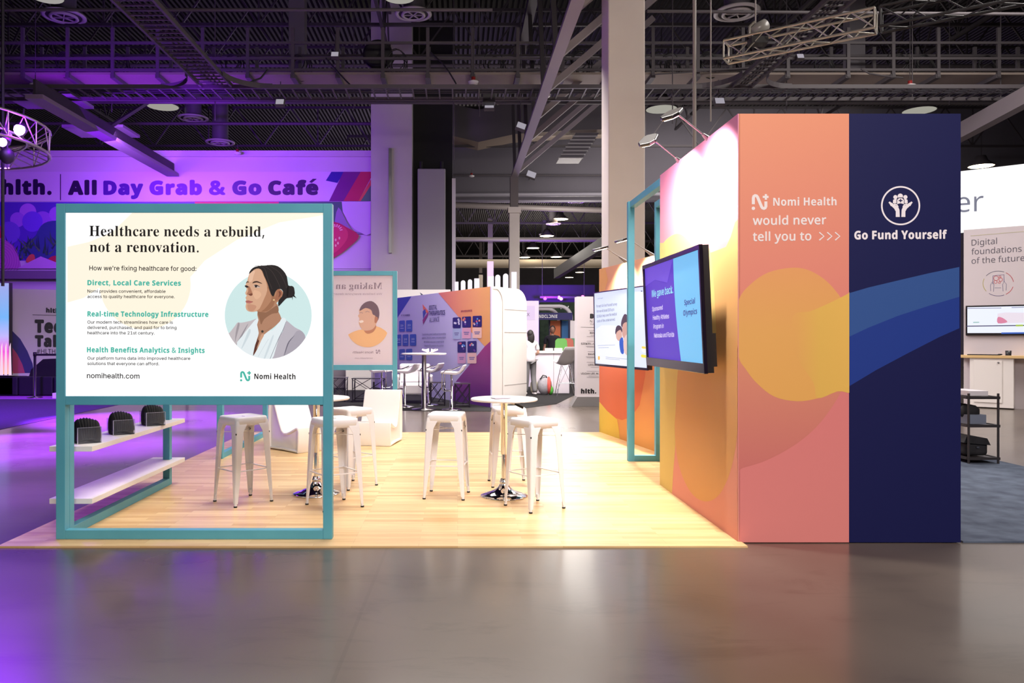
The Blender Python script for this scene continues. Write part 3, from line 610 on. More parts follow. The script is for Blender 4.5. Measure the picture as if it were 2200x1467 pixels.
if cv.V.dot(V) < 0: cv.V = -cv.V
CV_ = [(.015, .03), (W_-.015, .03), (W_-.015, Ht-.015), (.015, Ht-.015)]
dk = em('screen_text', (120, 122, 150)); lt = em('screen_text', (168, 172, 196))
cv.poly([tq(*p) for p in ((120, 900), (245, 880), (330, 920), (330, 1130), (130, 1120))], em('screen_light', (232, 238, 250), .98), CV_, sm=3)
cv.text('nomi health', tq(130, 712), tq(163, 708), 2.5, dk, 'r')
for s_, a0, a1 in (('For each Go Fund Yourself survey', (122, 764), (252, 750)), ('form we will donate $100 up to', (123, 796), (234, 784)), ('$100K to help cover the medical', (124, 828), (250, 812)), ('costs of the underserved.', (125, 858), (240, 846))): cv.text(s_, tq(*a0), tq(*a1), 5.6, dk, 'm')
for a0, a1 in (((130, 1004), (240, 1000)), ((135, 1018), (200, 1016)), ((180, 1076), (320, 1090)), ((180, 1086), (270, 1094))): cv.line([tq(*a0), tq(*a1)], .006, lt, keep=True)
cv.k += .0006
def fam(pts, c): cv.poly([tq(*p) for p in pts], em('screen_photo', c), CV_, sm=3)
fam([(278, 880), (282, 840), (300, 805), (322, 820), (336, 860), (330, 905), (300, 900)], (84, 66, 72)); fam([(290, 870), (320, 860), (330, 930), (300, 960), (285, 930)], (206, 160, 146)); fam([(242, 930), (246, 890), (262, 876), (282, 890), (284, 920), (262, 930)], (74, 56, 66)); fam([(248, 925), (275, 905), (285, 945), (268, 975), (250, 960)], (216, 172, 156))
fam([(268, 975), (290, 955), (296, 1050), (276, 1046)], (44, 92, 196)); fam([(296, 960), (335, 930), (335, 1055), (300, 1050)], (226, 196, 190))
fam([(410, 1015), (432, 1008), (446, 1020), (446, 1040), (428, 1050), (411, 1040)], (238, 242, 240)); fam([(409, 1060), (446, 1068), (450, 1080), (410, 1078)], (238, 226, 70)); fam([(410, 1010), (430, 1010), (444, 1022), (415, 1022)], (240, 214, 80)); fam([(135, 1072), (145, 1072), (145, 1092), (135, 1092)], (238, 190, 90)); 
fam([(406, 658), (414, 657), (414, 664), (406, 664)], (90, 90, 130))
cv.build('slide', scr)
# ------------------------------------------------------------------ arm lights
LH = mat('lit_lamp_glass', (255, 252, 242), .4, emit=9)
def arm_light(bp, hd, label, aim, energy, spot=100):
    bp, hd = Vector(bp), Vector(hd); d = (hd-bp).normalized()
    t = thing('arm_light', bp, label, 'lamp', group='arm lights on the booth walls')
    MB().use(STEEL).tube(bp+Vector((0, 0, -.005)), bp+d*.17, .03, 10, .011).build('base', t)
    MB().use(STEEL).tube(bp+d*.16, hd, .007, 8).build('arm', t)
    up = Vector((0, 0, 1)); sidev = d.cross(up).normalized(); dn = (Vector(aim)-hd).normalized()
    U_ = (d-dn*d.dot(dn)).normalized()*1.2; S_ = dn.cross(U_.normalized())*1.25
    m = MB().use(STEEL); sh = [(-.02, .03), (.0, .05), (.11, .06), (.16, .035), (.16, -.035), (.11, -.06), (.0, -.05), (-.02, -.03)]
    m.prism(sh, hd+dn*.0, U_, S_, -.03 if U_.cross(S_).dot(dn) > 0 else .03); m.build('lamp_head', t, bevel=.008)
    m = MB().use(LH); m.prism([(a*.8+.015, b*.75) for a, b in sh], hd+dn*.002, U_, S_, .004 if U_.cross(S_).dot(dn) > 0 else -.004); m.build('lamp_glass', t)
    light('SPOT', 'arm_lamp_beam', hd+dn*.10+d*.07, energy, (1, .95, .88), aim, .04, spot=spot, blend=.9)
ys = [F*BX0/(1462-CX), F*BX0/(1528-CX)]
arm_light((BX0+.04, F*2.05/(1464-CX), BZ), P(1400, 297, F*1.62/(1400-CX)), 'far one of the two arm lamps clipped on the tall tower top', (BX0, 6.9, 2.2), 270, 130)
arm_light((BX0+.04, F*2.05/(1526-CX), BZ), P(1452, 243, F*1.62/(1452-CX)), 'near one of the two arm lamps clipped on the tall tower top', (BX0, 6.05, 2.2), 270, 130)
def wpt(x):
    d = Vector(((x-CX)/F, 1, 0)); n2 = nN; tt = (A2.dot(n2))/d.dot(n2); return d*tt
b0 = wpt(1342); arm_light((b0.x-nN.x*.05, b0.y, Z3), P(1302, 533, b0.y-.1), 'lower left arm lamp clipped on the angled orange wall', (b0.x, b0.y, 1.6), 400, 110)
b0 = wpt(1398); arm_light((b0.x-nN.x*.05, b0.y, Z3), P(1352, 514, b0.y-.1), 'arm lamp on the angled orange wall just behind the teal portal', (b0.x, b0.y, 1.6), 400, 110)
# ------------------------------------------------------------------ bar stools
def stool_proto():
    t = thing('bar_stool', (0, 0, 0), 'x', 'stool', group='white metal bar stools on the wood floor'); h = .158
    def rsq(h_, r=.035, z=0, n=5):
        o = []
        for cx_, cy_, a0 in ((1, 1, 0), (-1, 1, 90), (-1, -1, 180), (1, -1, 270)):
            for k in range(n+1):
                a = math.radians(a0+90*k/n); o.append(Vector((cx_*(h_-r)+r*math.cos(a), cy_*(h_-r)+r*math.sin(a), z)))
        return o
    m = MB().use(WSTEEL); rings = [rsq(.135, .03, .757), rsq(.145, .032, .764), rsq(.152, .034, .762), rsq(.157, .035, .752), rsq(.162, .036, .69), rsq(.158, .036, .69), rsq(.152, .034, .748)]
    n = len(rings[0]); vs = sum(rings, [])
    m.add(vs, [(i*n+k, i*n+(k+1) % n, (i+1)*n+(k+1) % n, (i+1)*n+k) for i in range(len(rings)-1) for k in range(n)], True)
    # top with a hand slot
    sl = [Vector((.028*math.cos(2*math.pi*(k+.0)/n+.13), .011*math.sin(2*math.pi*k/n+.13), .757)) for k in range(n)]
    sl2 = [v-Vector((0, 0, .012)) for v in sl]; m.add(rings[0]+sl+sl2, [(k, (k+1) % n, (k+1) % n+n, k+n) for k in range(n)]+[(k+n, (k+1) % n+n, (k+1) % n+2*n, k+2*n) for k in range(n)])
    m.build('seat', t, local=True)
    for sx in (-1, 1):
        for sy_ in (-1, 1):
            secs = [(.735, .156, .115), (.69, .163, .098), (.64, .1665, .074), (.5, .1725, .064), (.3, .179, .052), (.03, .1885, .028)]
            m = MB().use(WSTEEL); vs = []
            for z, c, f in secs:
                e = .012; th_ = .004
                pr = [(c-f, c), (c-e, c), (c-e*.3, c-e*.3), (c, c-e), (c, c-f), (c-th_, c-f), (c-th_, c-e), (c-e*.5-.002, c-e*.5-.002), (c-e, c-th_), (c-f, c-th_)]
                vs += [Vector((sx*a_, sy_*b__, z)) for a_, b__ in pr]
            k = 10; fs = [(i*k+j, i*k+(j+1) % k, (i+1)*k+(j+1) % k, (i+1)*k+j) for i in range(len(secs)-1) for j in range(k)]
            m.add(vs, fs); lg = m.build('leg', t, local=True, weld=True)
            c = .1775; MB().use(RUBBER).tube((sx*c, sy_*c, 0), (sx*c, sy_*c, .012), .015, 10).build('foot_cap', lg, local=True)
            m2 = MB().use(WSTEEL).tube((sx*(c-.001), sy_*(c-.001), .011), (sx*(c-.003), sy_*(c-.003), .06), .0125, 10); m2.build('leg_end', lg, local=True)
    c = .172
    for a, b in (((-c, -c), (c, -c)), ((c, -c), (c, c)), ((c, c), (-c, c)), ((-c, c), (-c, -c))):
        MB().use(WSTEEL).bar((a[0]*.985, a[1]*.985, .30), (b[0]*.985, b[1]*.985, .30), .012, .008).build('footrest', t, local=True)
    m = MB().use(WSTEEL).bar((-.155, -.155, .62), (.155, .155, .62), .016, .004).bar((-.155, .155, .625), (.155, -.155, .625), .016, .004); m.build('cross_brace', t, local=True)
    for sx, sy_ in ((-1, -1), (1, 1), (-1, 1), (1, -1)): MB().use(RUBBER).box((sx*.157, sy_*.157, .622), (.018, .018, .014)).build('bumper', t, local=True)
    return t
st0 = stool_proto()
SD = [((456, 1080), (589, 1079.6), 'white metal bar stool seen under the big sign, at its left'), ((655.3, 1086.7), (782.8, 1092), 'white metal bar stool half hidden by the big sign\'s right teal post'), ((748.3, 1056.7), (758.8, 1034.8), 'white metal bar stool behind the post, in front of the white lounge chairs'),
      ((906.7, 1075.6), (1010.5, 1059.7), 'white metal bar stool standing alone in the middle of the wood floor'), ((1081.3, 1088.4), (1216, 1095), 'white metal bar stool nearest the camera, in front of the right round table'), ((1055.6, 1050.8), (1128, 1033.6), 'white metal bar stool behind the right round table')]
for i, (a, b, lab) in enumerate(SD):
    A, B = G(*a), G(*b); c = (A+B)/2; yw = math.atan2(B.y-A.y, B.x-A.x)-math.pi/4
    if i == 0: st0.location = (c.x, c.y, .012); st0.rotation_euler = (0, 0, yw); st0['label'] = lab
    else: dup(st0, (c.x, c.y, .012), yw, lab)
# ------------------------------------------------------------------ round tables
def table(loc, lev, label):
    t = thing('round_bar_table', loc, label, 'table', group='round white bar tables')
    MB().use(WLAM).lathe([(0, .878), (.298, .878), (.306, .883), (.306, .895), (.300, .900), (0, .900)], n=48).build('tabletop', t, local=True)
    MB().use(CHROME).lathe([(.215, 0), (.218, .006), (.212, .014), (.15, .032), (.09, .055), (.055, .085), (.038, .115), (.036, .12)], n=48).build('base', t, local=True)
    MB().use(CHROME).lathe([(.036, .115), (.042, .12), (.042, .14), (.034, .146), (.034, .16), (.024, .165)], n=24).build('collar', t, local=True)
    MB().use(CHROME).lathe([(.023, .15), (.023, .40)], n=20).lathe([(.028, .385), (.031, .39), (.031, .866), (.06, .87), (.06, .878)], n=20).build('pole', t, local=True)
    e = Vector((math.cos(lev), math.sin(lev), 0))
    lv = MB().use(CHROME).tube(e*.03+Vector((0, 0, .862)), e*.12+Vector((0, 0, .845)), .005).build('lever', t, local=True)
    MB().use(RUBBER).tube(e*.11+Vector((0, 0, .848)), e*.19+Vector((0, 0, .82)), .009, 10, .012).build('grip', lv, local=True)
    return t
table((.427, 7.05, .012), -.5, 'round white bar table with chrome column, right of the lone middle stool')
table((-1.315, 7.16, .012), 2.0, 'round white bar table with chrome column, partly behind the big sign')
m = MB().use(mat('grey_leaflet', (168, 160, 172), .5)).box((.39, 6.97, .918), (.15, .11, .006), .35); tag(m.build('leaflet'), 'small grey leaflet lying on the right round table', 'leaflet')
# ------------------------------------------------------------------ lounge chairs
def lounge(corner, f, w_, label):
    f, w_ = Vector((*f, 0)).normalized(), Vector((*w_, 0)).normalized(); c = Vector((*corner, .014))
    O = c-f*.66; t = thing('lounge_chair', O+f*.33+w_*.25, label, 'chair', group='white moulded lounge chairs')
    key = [(0, 0), (.05, .006), (.33, .012), (.60, .004), (.645, 0), (.66, .02), (.668, .15), (.668, .27), (.655, .31), (.62, .325), (.57, .305), (.48, .265), (.40, .238), (.345, .235), (.30, .262), (.25, .35), (.17, .53), (.10, .69), (.075, .712), (.03, .712), (.005, .69), (-.012, .5), (-.015, .25), (-.005, .03)]
    m = MB().use(WHITE); Wd = .52
    U_, V_ = f, Vector((0, 0, 1)); d_ = Wd if U_.cross(V_).dot(w_) > 0 else -Wd
    n = len(key)
    cxk = sum(p[0] for p in key)/n
    def ring(inset, k):
        # shrink outline toward a spine so the recessed flank has a rim
        o = []
        for i in range(n):
            p0, p1, p2 = key[i-1], key[i], key[(i+1) % n]; dx, dy = p2[0]-p0[0], p2[1]-p0[1]; l = math.hypot(dx, dy); nx, ny = -dy/l, dx/l
            o.append((p1[0]+nx*inset, p1[1]+ny*inset))
        return [O+U_*a+V_*b+w_*k for a, b in o]
    rings = [ring(0, .008), ring(.008, 0), ring(.022, 0), ring(.03, .03)]
    back = [ring(0, Wd-.008), ring(.008, Wd), ring(.022, Wd), ring(.03, Wd-.03)]
    seq = rings[::-1]+back
    vs = sum(seq, []); m.add(vs, [(i*n+j, i*n+(j+1) % n, (i+1)*n+(j+1) % n, (i+1)*n+j) for i in range(len(seq)-1) for j in range(n)], True)
    m.add(rings[3], [tuple(range(n))]); m.add(back[3], [tuple(range(n))[::-1]])
    o = m.build('shell', t, weld=True); md = o.modifiers.new('e', 'EDGE_SPLIT'); md.split_angle = math.radians(40)
    return t
lounge((-1.99, 9.58), (.73, -.68), (.68, .73), 'white moulded lounge chair turned right, seen under the big sign')
lounge((-.887, 10.2), (-.16, -.987), (-.987, .16), 'white moulded lounge chair facing the camera, right of the big sign')
# ------------------------------------------------------------------ caps in clear bins on the upper shelf
ACR = mat('clear_acrylic', (150, 150, 160), .03, alpha=.16)
CAPM = noise_mat('black_cap_cotton', (9, 9, 11), (17, 16, 19), 30, (.8, .85)); CAPD = mat('cap_seam', (60, 58, 64), .8)
def bin_proto():
    t = thing('clear_bin', (0, 0, 0), 'x', 'bin', group='clear acrylic bins on the upper shelf'); L, D, h, k = .17, .25, .125, .004
    m = MB().use(ACR).b2((0, 0, 0), (L, D, k)); m.b2((0, 0, k), (L, k, h)).b2((0, D-k, k), (L, D, h)).b2((0, k, k), (k, D-k, h)).b2((L-k, k, k), (L, D-k, h)); m.build('bin_walls', t, local=True)
    ed = mat('acrylic_edge', (214, 214, 224), .2)
    e = MB().use(ed).b2((L-.003, -.001, .0), (L+.001, .003, h)).b2((-.001, -.001, 0), (.003, .003, h)).b2((L-.003, D-.003, 0), (L+.001, D+.001, h)).b2((0, -.001, h-.002), (L, .002, h)).b2((L-.002, 0, h-.002), (L, D, h)); e.build('bin_edge', t, local=True)
    return t
def cap_proto():
    t = thing('baseball_cap', (0, 0, 0), 'x', 'cap')
    vs = []; n = 16; kk = 6
    m = MB().use(CAPM)
    for i in range(kk+1):
        ph = math.pi/2*i/kk
        for j in range(n):
            a = 2*math.pi*j/n; vs.append(Vector((.078*math.sin(ph)*math.cos(a), .085*math.sin(ph)*math.sin(a), .115*math.cos(ph))))
    m.add(vs, [(i*n+j, (i+1)*n+j, (i+1)*n+(j+1) % n, i*n+(j+1) % n) for i in range(kk) for j in range(n)], True); m.build('crown', t, local=True)
    br = [(.075*math.cos(a), -.05-.0*a-.075*abs(math.sin(a))) for a in [math.pi*k/10 for k in range(11)]]
    MB().use(CAPM).prism([(p[0], p[1]) for p in br], (0, 0, .002), (1, 0, 0), (0, 1, 0), .004).build('brim', t, local=True)
    MB().use(CAPD).prism([(.030*math.cos(a), .026*math.sin(a)) for a in [math.pi*k/10 for k in range(11)]], (.0765, 0, .022), (0, 1, 0), (-.12, 0, 1), .002).build('back_opening', t, local=True)
    m = MB().use(CAPD); m.path([(.0, .086*math.sin(a), .116*math.cos(a)) for a in [math.pi*(k/12-.5) for k in range(13)]], .0022, 5); m.build('seam', t, local=True)
    return t
bp0 = bin_proto(); cp0 = cap_proto(); first = [True, True]
BN = [((-2.90, 5.86), 'nearest clear bin of black caps on the upper shelf'), ((-2.86, 6.38), 'middle clear bin of black caps on the upper shelf'), ((-2.845, 7.02), 'farthest clear bin of black caps on the upper shelf')]
CL_ = ['leftmost black cap, lowest of the caps in the %s bin', 'second black cap from the left in the %s bin', 'third black cap from the left in the %s bin', 'black cap at the crest of the pile in the %s bin', 'black cap right of the crest in the %s bin', 'second black cap from the right in the %s bin', 'rightmost black cap, sloping low at the end of the %s bin']
for bi, ((x, y), lab) in enumerate(BN):
    rz = math.radians(36)
    if bi == 0: bp0.location = (x, y, .654); bp0.rotation_euler = (0, 0, rz); bp0['label'] = lab; 
    else: dup(bp0, (x, y, .654), rz, lab)
    R = Matrix.Rotation(rz, 3, 'Z')
    for k in range(7):
        q = R @ Vector((.048+k*.013, .125, 0)); z = .654+.052+.014*math.cos((k-2)*.5); lab2 = CL_[k] % ('nearest', 'middle', 'farthest')[bi]
        if bi == 0 and k == 0: c_ = cp0
        else: c_ = dup(cp0, (0, 0, 0), 0, lab2)
        c_['label'] = lab2; c_['group'] = 'black caps nested in clear bins'
        c_.location = (x+q.x, y+q.y, z-.045); c_.rotation_euler = (0, math.radians(-9+3*k), rz); c_.scale = (.74, 1.0, 1.45)
#PART2
# ------------------------------------------------------------------ far wall banner of the cafe
bn = thing('wall_banner', P(300, 0, CD-.05), 'wide white banner with big purple-black lettering along the far wall', 'banner')
yb = CD-.04
b_ = MB().use(mat('banner_vinyl', (222, 208, 226), .45)).b2((P(-260, 0, yb).x, yb, zf(432, yb)), (P(797, 0, yb).x, CD-.001, zf(369, yb))).build('vinyl', bn)
cv = Canvas((0, yb, 0), (1, 0, 0), (0, -1, 0), .003, .004)
C1 = [cv.uv(*p) for p in ((-260, 369), (797, 369), (797, 432), (-260, 432))]
dkp = mat('banner_dark_ink', (40, 20, 66), .5); gp = mat('banner_ink_lit', (110, 36, 190), .5)  # middle letters carry the violet wash in their ink colour
cv.text('hlth.', (3, 416.5), (111, 416.5), 30, dkp, 'black'); cv.line([(130, 374), (130, 430)], .03, dkp, keep=True)
for s_, x0, x1, c in (('All', 146, 208, dkp), ('Day', 222, 308, mat('banner_ink_half_lit', (78, 26, 140), .5)), ('Grab', 321, 434, gp), ('&', 449, 485, gp), ('Go', 499, 562, mat('banner_ink_half_lit', (84, 40, 130), .5)), ('Cafe', 576, 684, dkp)): cv.text(s_, (x0, 417), (x1, 417), 29, c, 'black')
cv.poly([(664, 391), (672, 384), (681, 384), (670, 393)], dkp, keep=True)
for pts, c in (([(700, 388), (712, 369), (740, 369), (725, 393)], (34, 22, 140)), ([(707, 432), (738, 369), (775, 369), (738, 432)], (116, 20, 116)), ([(738, 432), (775, 369), (797, 369), (797, 382), (770, 432)], (196, 30, 76)), ([(770, 432), (797, 385), (797, 405), (780, 432)], (226, 96, 70)), ([(775, 432), (797, 398), (797, 432)], (80, 140, 96))): cv.poly(pts, mat('banner_stripe', c, .5), C1)
cv.build('printed_graphic', b_)
mu = thing('wall_mural', P(300, 0, CD-.05), 'printed vegetable and flower mural below the far wall banner', 'mural')
b_ = MB().use(mat('mural_vinyl', (214, 200, 218), .5)).b2((P(-260, 0, yb).x, yb, zf(577, yb)), (P(797, 0, yb).x, CD-.001, zf(434, yb))).build('vinyl', mu)
cv = Canvas((0, yb, 0), (1, 0, 0), (0, -1, 0), .002, .004)
C1 = [cv.uv(*p) for p in ((-260, 434), (797, 434), (797, 577), (-260, 577))]; CLF = [cv.uv(*p) for p in ((-260, 434), (420, 434), (420, 577), (-260, 577))]
def mp_(pts, c, k=0, clip=None): cv.poly(pts, mat('mural_print', c, .5), clip or C1, sm=k)
mp_([(-260, 434), (420, 434), (420, 560), (-260, 560)], (92, 60, 190))
for x, y, r, c in ((60, 455, 18, (190, 120, 232)), (38, 472, 16, (168, 104, 228)), (92, 476, 22, (160, 98, 222)), (70, 476, 22, (120, 74, 226)), (122, 460, 16, (172, 110, 228)), (20, 500, 24, (120, 84, 214)), (180, 470, 30, (150, 92, 220)), (260, 480, 34, (164, 100, 224))): mp_(circ(x, y, r), c, 0, CLF)
mp_([(78, 505), (95, 480), (126, 474), (170, 480), (260, 470), (420, 480), (420, 560), (60, 560)], (58, 76, 140), 3, CLF)
for k in range(70):
    x = random.uniform(-10, 150) if k < 55 else random.uniform(150, 330); y = 560-random.uniform(0, 40)-abs(x-60)*.05; a = random.uniform(-.9, .9); L_ = random.uniform(14, 34)
    tip = (x+L_*math.sin(a), y-L_*math.cos(a)); nx, ny = math.cos(a)*2.4, math.sin(a)*2.4
    cv.poly([(x-nx, y-ny), tip, (x+nx, y+ny)], mat('mural_print', random.choice([(46, 84, 70), (62, 100, 76), (40, 66, 84), (84, 120, 84)]), .5), CLF, keep=(k % 4 != 0))
cv.k += .002
mp_([(-40, 600), (-20, 520), (0, 510), (30, 530), (48, 577), (30, 600)], (200, 110, 196), 3)
for r in range(6, 46, 5): cv.line([q for q in circ(2, 560, r, r*1.05, 40)], .02, mat('mural_print', (176, 84, 180), .5), C1, closed=True, keep=True)
cv.k += .002
mp_([(58, 562), (66, 548), (76, 548), (76, 566)], (222, 96, 84), 3); mp_([(104, 566), (112, 552), (128, 550), (150, 556), (150, 575)], (196, 44, 74), 3); mp_([(-3, 486), (4, 486), (5, 512), (-3, 512)], (214, 50, 90))
mp_([(40, 577), (60, 566), (90, 551), (128, 566), (200, 575), (420, 560), (420, 577)], (206, 150, 220))
# right end: green leaf shapes and the tomato slice
mp_([(420, 434), (600, 434), (600, 470), (420, 480)], (216, 60, 84), 0); mp_([(600, 434), (792, 434), (772, 440), (745, 440), (715, 500), (690, 500), (600, 450)], (60, 118, 88), 0)
mp_([(728, 446), (722, 490), (760, 498), (797, 504), (797, 498), (768, 503), (748, 482)], (150, 138, 166), 3)
mp_([(735, 434), (797, 434), (797, 502), (775, 500), (750, 480)], (216, 200, 226), 2)
mp_([(690, 480), (722, 478), (744, 488), (772, 507), (752, 530), (725, 550), (690, 560)], (196, 26, 62), 3); mp_([(690, 488), (722, 482), (744, 492), (748, 510), (735, 530), (715, 546), (690, 550)], (220, 60, 76), 3)
for k in range(7):
    a = -.2-k*.38; cv.line([(722+9*math.cos(a), 497+9*math.sin(a)), (722+15*math.cos(a), 497+15*math.sin(a))], .035, mat('mural_print', (244, 196, 176), .5), keep=True)
for x, y in ((722, 516), (727, 523), (722, 528), (730, 512)): cv.poly(circ(x, y, 2, 3, 10), mat('mural_print', (244, 206, 150), .5), keep=True)
cv.build('printed_graphic', mu)
mb = MB().use(mat('wall_ledge_paint', (120, 104, 128), .7)).b2((-30, CD-.3, zf(600, CD)), (PX0, CD, zf(583, CD))); tag(mb.build('trim_3'), kind='structure')
# white talk backdrop, stage, screen, stanchion
A, B = P(19, 620, 20.2), P(420, 641, 22.5); A.z = B.z = 0
U_ = (B-A).normalized(); Nn_ = Vector((U_.y, -U_.x, 0)); zt = 2.73
tk = thing('talk_backdrop', (A+B)/2, 'white backdrop wall with black talk lettering and navy and rose arcs', 'backdrop')
m = MB().use(mat('backdrop_fabric', (218, 206, 220), .6)); o_ = -Nn_*.12
m.add([A, B, B+o_, A+o_]+[v+Vector((0, 0, zt)) for v in (A, B, B+o_, A+o_)], [(0, 1, 5, 4), (1, 2, 6, 5), (2, 3, 7, 6), (3, 0, 4, 7), (4, 5, 6, 7)]); bk = m.build('wall_panel', tk, weld=True)
cv = Canvas(A, U_, Nn_, .002, .003); LB_ = (B-A).length; C1 = [(0, .5), (LB_, .5), (LB_, zt), (0, zt)]
def lq(a, b): return (a/4.586, 560+b/4.586)
cv.poly([lq(*p) for p in ((60, 660), (120, 690), (200, 770), (270, 890), (320, 1010), (350, 1160), (60, 1160))], mat('arc_navy', (46, 34, 120), .5), C1); cv.poly([lq(*p) for p in ((60, 800), (110, 840), (170, 920), (220, 1020), (262, 1160), (60, 1160))], mat('arc_rose', (186, 60, 110), .5), C1); cv.poly([lq(*p) for p in ((60, 960), (100, 1010), (150, 1160), (60, 1160))], mat('arc_amber', (230, 140, 70), .5), C1)
cv.text('hlth.', lq(455, 508), lq(600, 515), 9.5, BLACKT, 'black'); cv.line([lq(320, 532), lq(800, 545)], .012, BLACKT, keep=True)
cv.text('Tech', lq(342, 702), lq(700, 706), 27, BLACKT, 'black'); cv.text('Talks', lq(344, 842), lq(720, 846), 24, BLACKT, 'black'); cv.text('#HLTH2022', lq(362, 914), lq(680, 918), 10, BLACKT, 'l')
cv.build('printed_graphic', bk)
ls = thing('led_screen', P(-30, 806, 19.4), 'glowing screen with sky and pink city picture at the left edge', 'screen')
yl = 19.4; m = MB().use(BLACKP).b2((P(-260, 0, yl).x, yl, .5), (P(19.5, 0, yl).x, yl+.15, zf(607, yl))).build('case', ls)
sk = grad_mat('screen_picture', [(0, (255, 190, 110)), (.25, (236, 90, 190)), (.42, (190, 190, 230)), (.62, (120, 190, 240)), (1, (170, 180, 240))], (0, 0, 1), .5, 2.84, .4, .8)
sc_ = MB().use(sk).b2((P(-258, 0, yl).x, yl-.01, .52), (P(19, 0, yl).x, yl, zf(608, yl))).build('screen', ls)
cv = Canvas((0, yl-.01, 0), (1, 0, 0), (0, -1, 0), .001, .002)
for x in range(-6, 3): cv.poly([(x*9, 806), (x*9+2, 745), (x*9+5, 736), (x*9+7, 806)], em('screen_tower', (255, 220, 240), .9), keep=True)
cv.build('picture', sc_)
sf = thing('stage_bench', P(60, 848, 18.9), 'long low black upholstered bench behind the stanchion', 'bench')
for k in range(4):
    x1 = P(35+k*75, 0, 19).x; MB().use(mat('black_velvet', (22, 16, 34), .8)).b2((x1-1.62 if k else x1-3.0, 18.9, .02), (x1-.78 if k else x1-.02, 19.4, .48)).build('cushion', sf, bevel=.03) if k else MB().use(mat('black_velvet', (22, 16, 34), .8)).b2((x1-3.0, 18.9, .02), (x1-.01, 19.4, .48)).build('cushion', sf, bevel=.03)
sn = G(75, 855); st = thing('stanchion', (sn.x, sn.y, .007), 'chrome crowd-control post with a black belt, at left', 'post')
MB().use(STEEL).lathe([(.0, .0), (.17, .0), (.17, .012), (.06, .035), (.034, .05), (.032, 1.0), (0, 1.0)], sn+Vector((0, 0, .007))).build('pole', st); MB().use(BLACKP).lathe([(0, 1.0), (.04, 1.0), (.04, 1.09), (0, 1.09)], sn+Vector((0, 0, .007))).build('belt_head', st)
MB().use(RUBBER).b2((sn.x+.03, sn.y-.003, 1.01), (sn.x+3.6, sn.y+.003, 1.06)).build('belt', st)
sn2 = Vector((sn.x+3.64, sn.y, .007)); s2 = dup(st, sn2, 0, 'chrome crowd-control post hidden behind the big sign')
for ch in list(COL.objects):
    if ch.parent == s2 and ch.name.startswith('belt.'): bpy.data.objects.remove(ch)
A = G(112, 856); tag(MB().use(WHITE).b2((A.x, A.y, .001), (A.x+.9, A.y+.4, .13)).build('white_plinth', bevel=.01), 'low white plinth beside the big sign on the lit carpet strip', 'plinth')
A = P(106, 805, 19.6); m = MB().use(mat('black_fabric_tent', (26, 22, 32), .8)); m.prism([(-.35, 0), (-.30, .16), (.0, .42), (.62, .44), (.62, 0)], (A.x, 19.3, .482), (1, 0, 0), (0, 0, 1), -.3); tag(m.build('stage_monitor', origin=(A.x, 19.3, .482)), 'black wedge speaker standing on the low bench at left', 'speaker')
# ------------------------------------------------------------------ booth with purple and orange printed wall
A, B = Vector((-2.6, 22.5, 0)), Vector((.682, 15.85, 0)); A = B+(Vector((-1.6, 20.6, 0))-B)*1.35
U_ = (B-A).normalized(); Nn_ = Vector((U_.y, -U_.x, 0)); zt = 2.505
dt = thing('exhibition_wall', B, 'lilac, blue and orange printed booth wall behind the white bar stools', 'booth wall')
m = MB().use(mat('lilac_print', (196, 190, 232), .5)); o_ = -Nn_*.03
m.add([A, B, B+o_, A+o_]+[v+Vector((0, 0, zt)) for v in (A, B, B+o_, A+o_)], [(0, 1, 5, 4), (1, 2, 6, 5), (2, 3, 7, 6), (3, 0, 4, 7), (4, 5, 6, 7)]); bk = m.build('wall_panel', dt, weld=True)
cv = Canvas(A, U_, Nn_, .0012, .002); LB_ = (B-A).length; C1 = [(0, .01), (LB_, .01), (LB_, zt), (0, zt)]
def dq(a, b): return (840+a/4.314, 560+b/4.314)
def dpy(pts, c, sm=0): cv.poly([dq(*p) for p in pts], mat('wall_print', c, .5), C1, sm=sm)
dpy([(-60, 300), (200, 315), (60, 530), (-60, 720)], (44, 76, 186)); 
cv.poly([dq(*p) for p in ((440, 298), (920, 200), (920, 750), (870, 795), (830, 750), (770, 690))], grad_mat('orange_wall_print', [(0, (222, 100, 116)), (.5, (232, 140, 112)), (1, (240, 176, 104))], (1, 0, 0), -1.0, .7, .5), C1)
cv.poly([dq(*p) for p in ((930, 740), (870, 795), (610, 1110), (560, 1200), (560, 1400), (930, 1400))], grad_mat('purple_wall_print', [(0, (98, 44, 140)), (1, (176, 62, 130))], (0, 0, 1), 0, 1.6, .5), C1)
nv_ = mat('wall_print', (40, 34, 110), .5)
for pts, c in (([(294, 402), (350, 470), (345, 500), (322, 470), (300, 455)], (238, 120, 96)), ([(296, 470), (320, 445), (325, 480), (300, 540)], (60, 80, 180)), ([(296, 548), (350, 470), (350, 495), (300, 590)], (150, 50, 130))): dpy(pts, c)
cv.text('DIGITAL', dq(356, 456), dq(430, 450), 9.5, nv_, 'm'); cv.text('THERAPEUTICS', dq(356, 508), dq(503, 500), 9.5, nv_, 'b'); cv.text('ALLIANCE', dq(358, 570), dq(450, 562), 9.5, nv_, 'r')
cv.text('DTA RESOURCES', dq(652, 478), dq(755, 470), 4, mat('wall_print', (150, 50, 90), .5), 'b'); cv.text('BY THE NUMBERS', dq(97, 514), dq(178, 512), 3.6, nv_, 'm')
gy_ = mat('wall_print', (120, 116, 170), .5)
for s_, a0, a1 in (('Transforming global healthcare by providing', (290, 690), (512, 684)), ('patients, clinicians, payors, and policymakers', (290, 722), (512, 718)), ('with reliable resources to meaningfully', (305, 760), (495, 756)), ('integrate DTx products into practice', (312, 795), (490, 793))): cv.text(s_, dq(*a0), dq(*a1), 3.6, gy_, 'm')
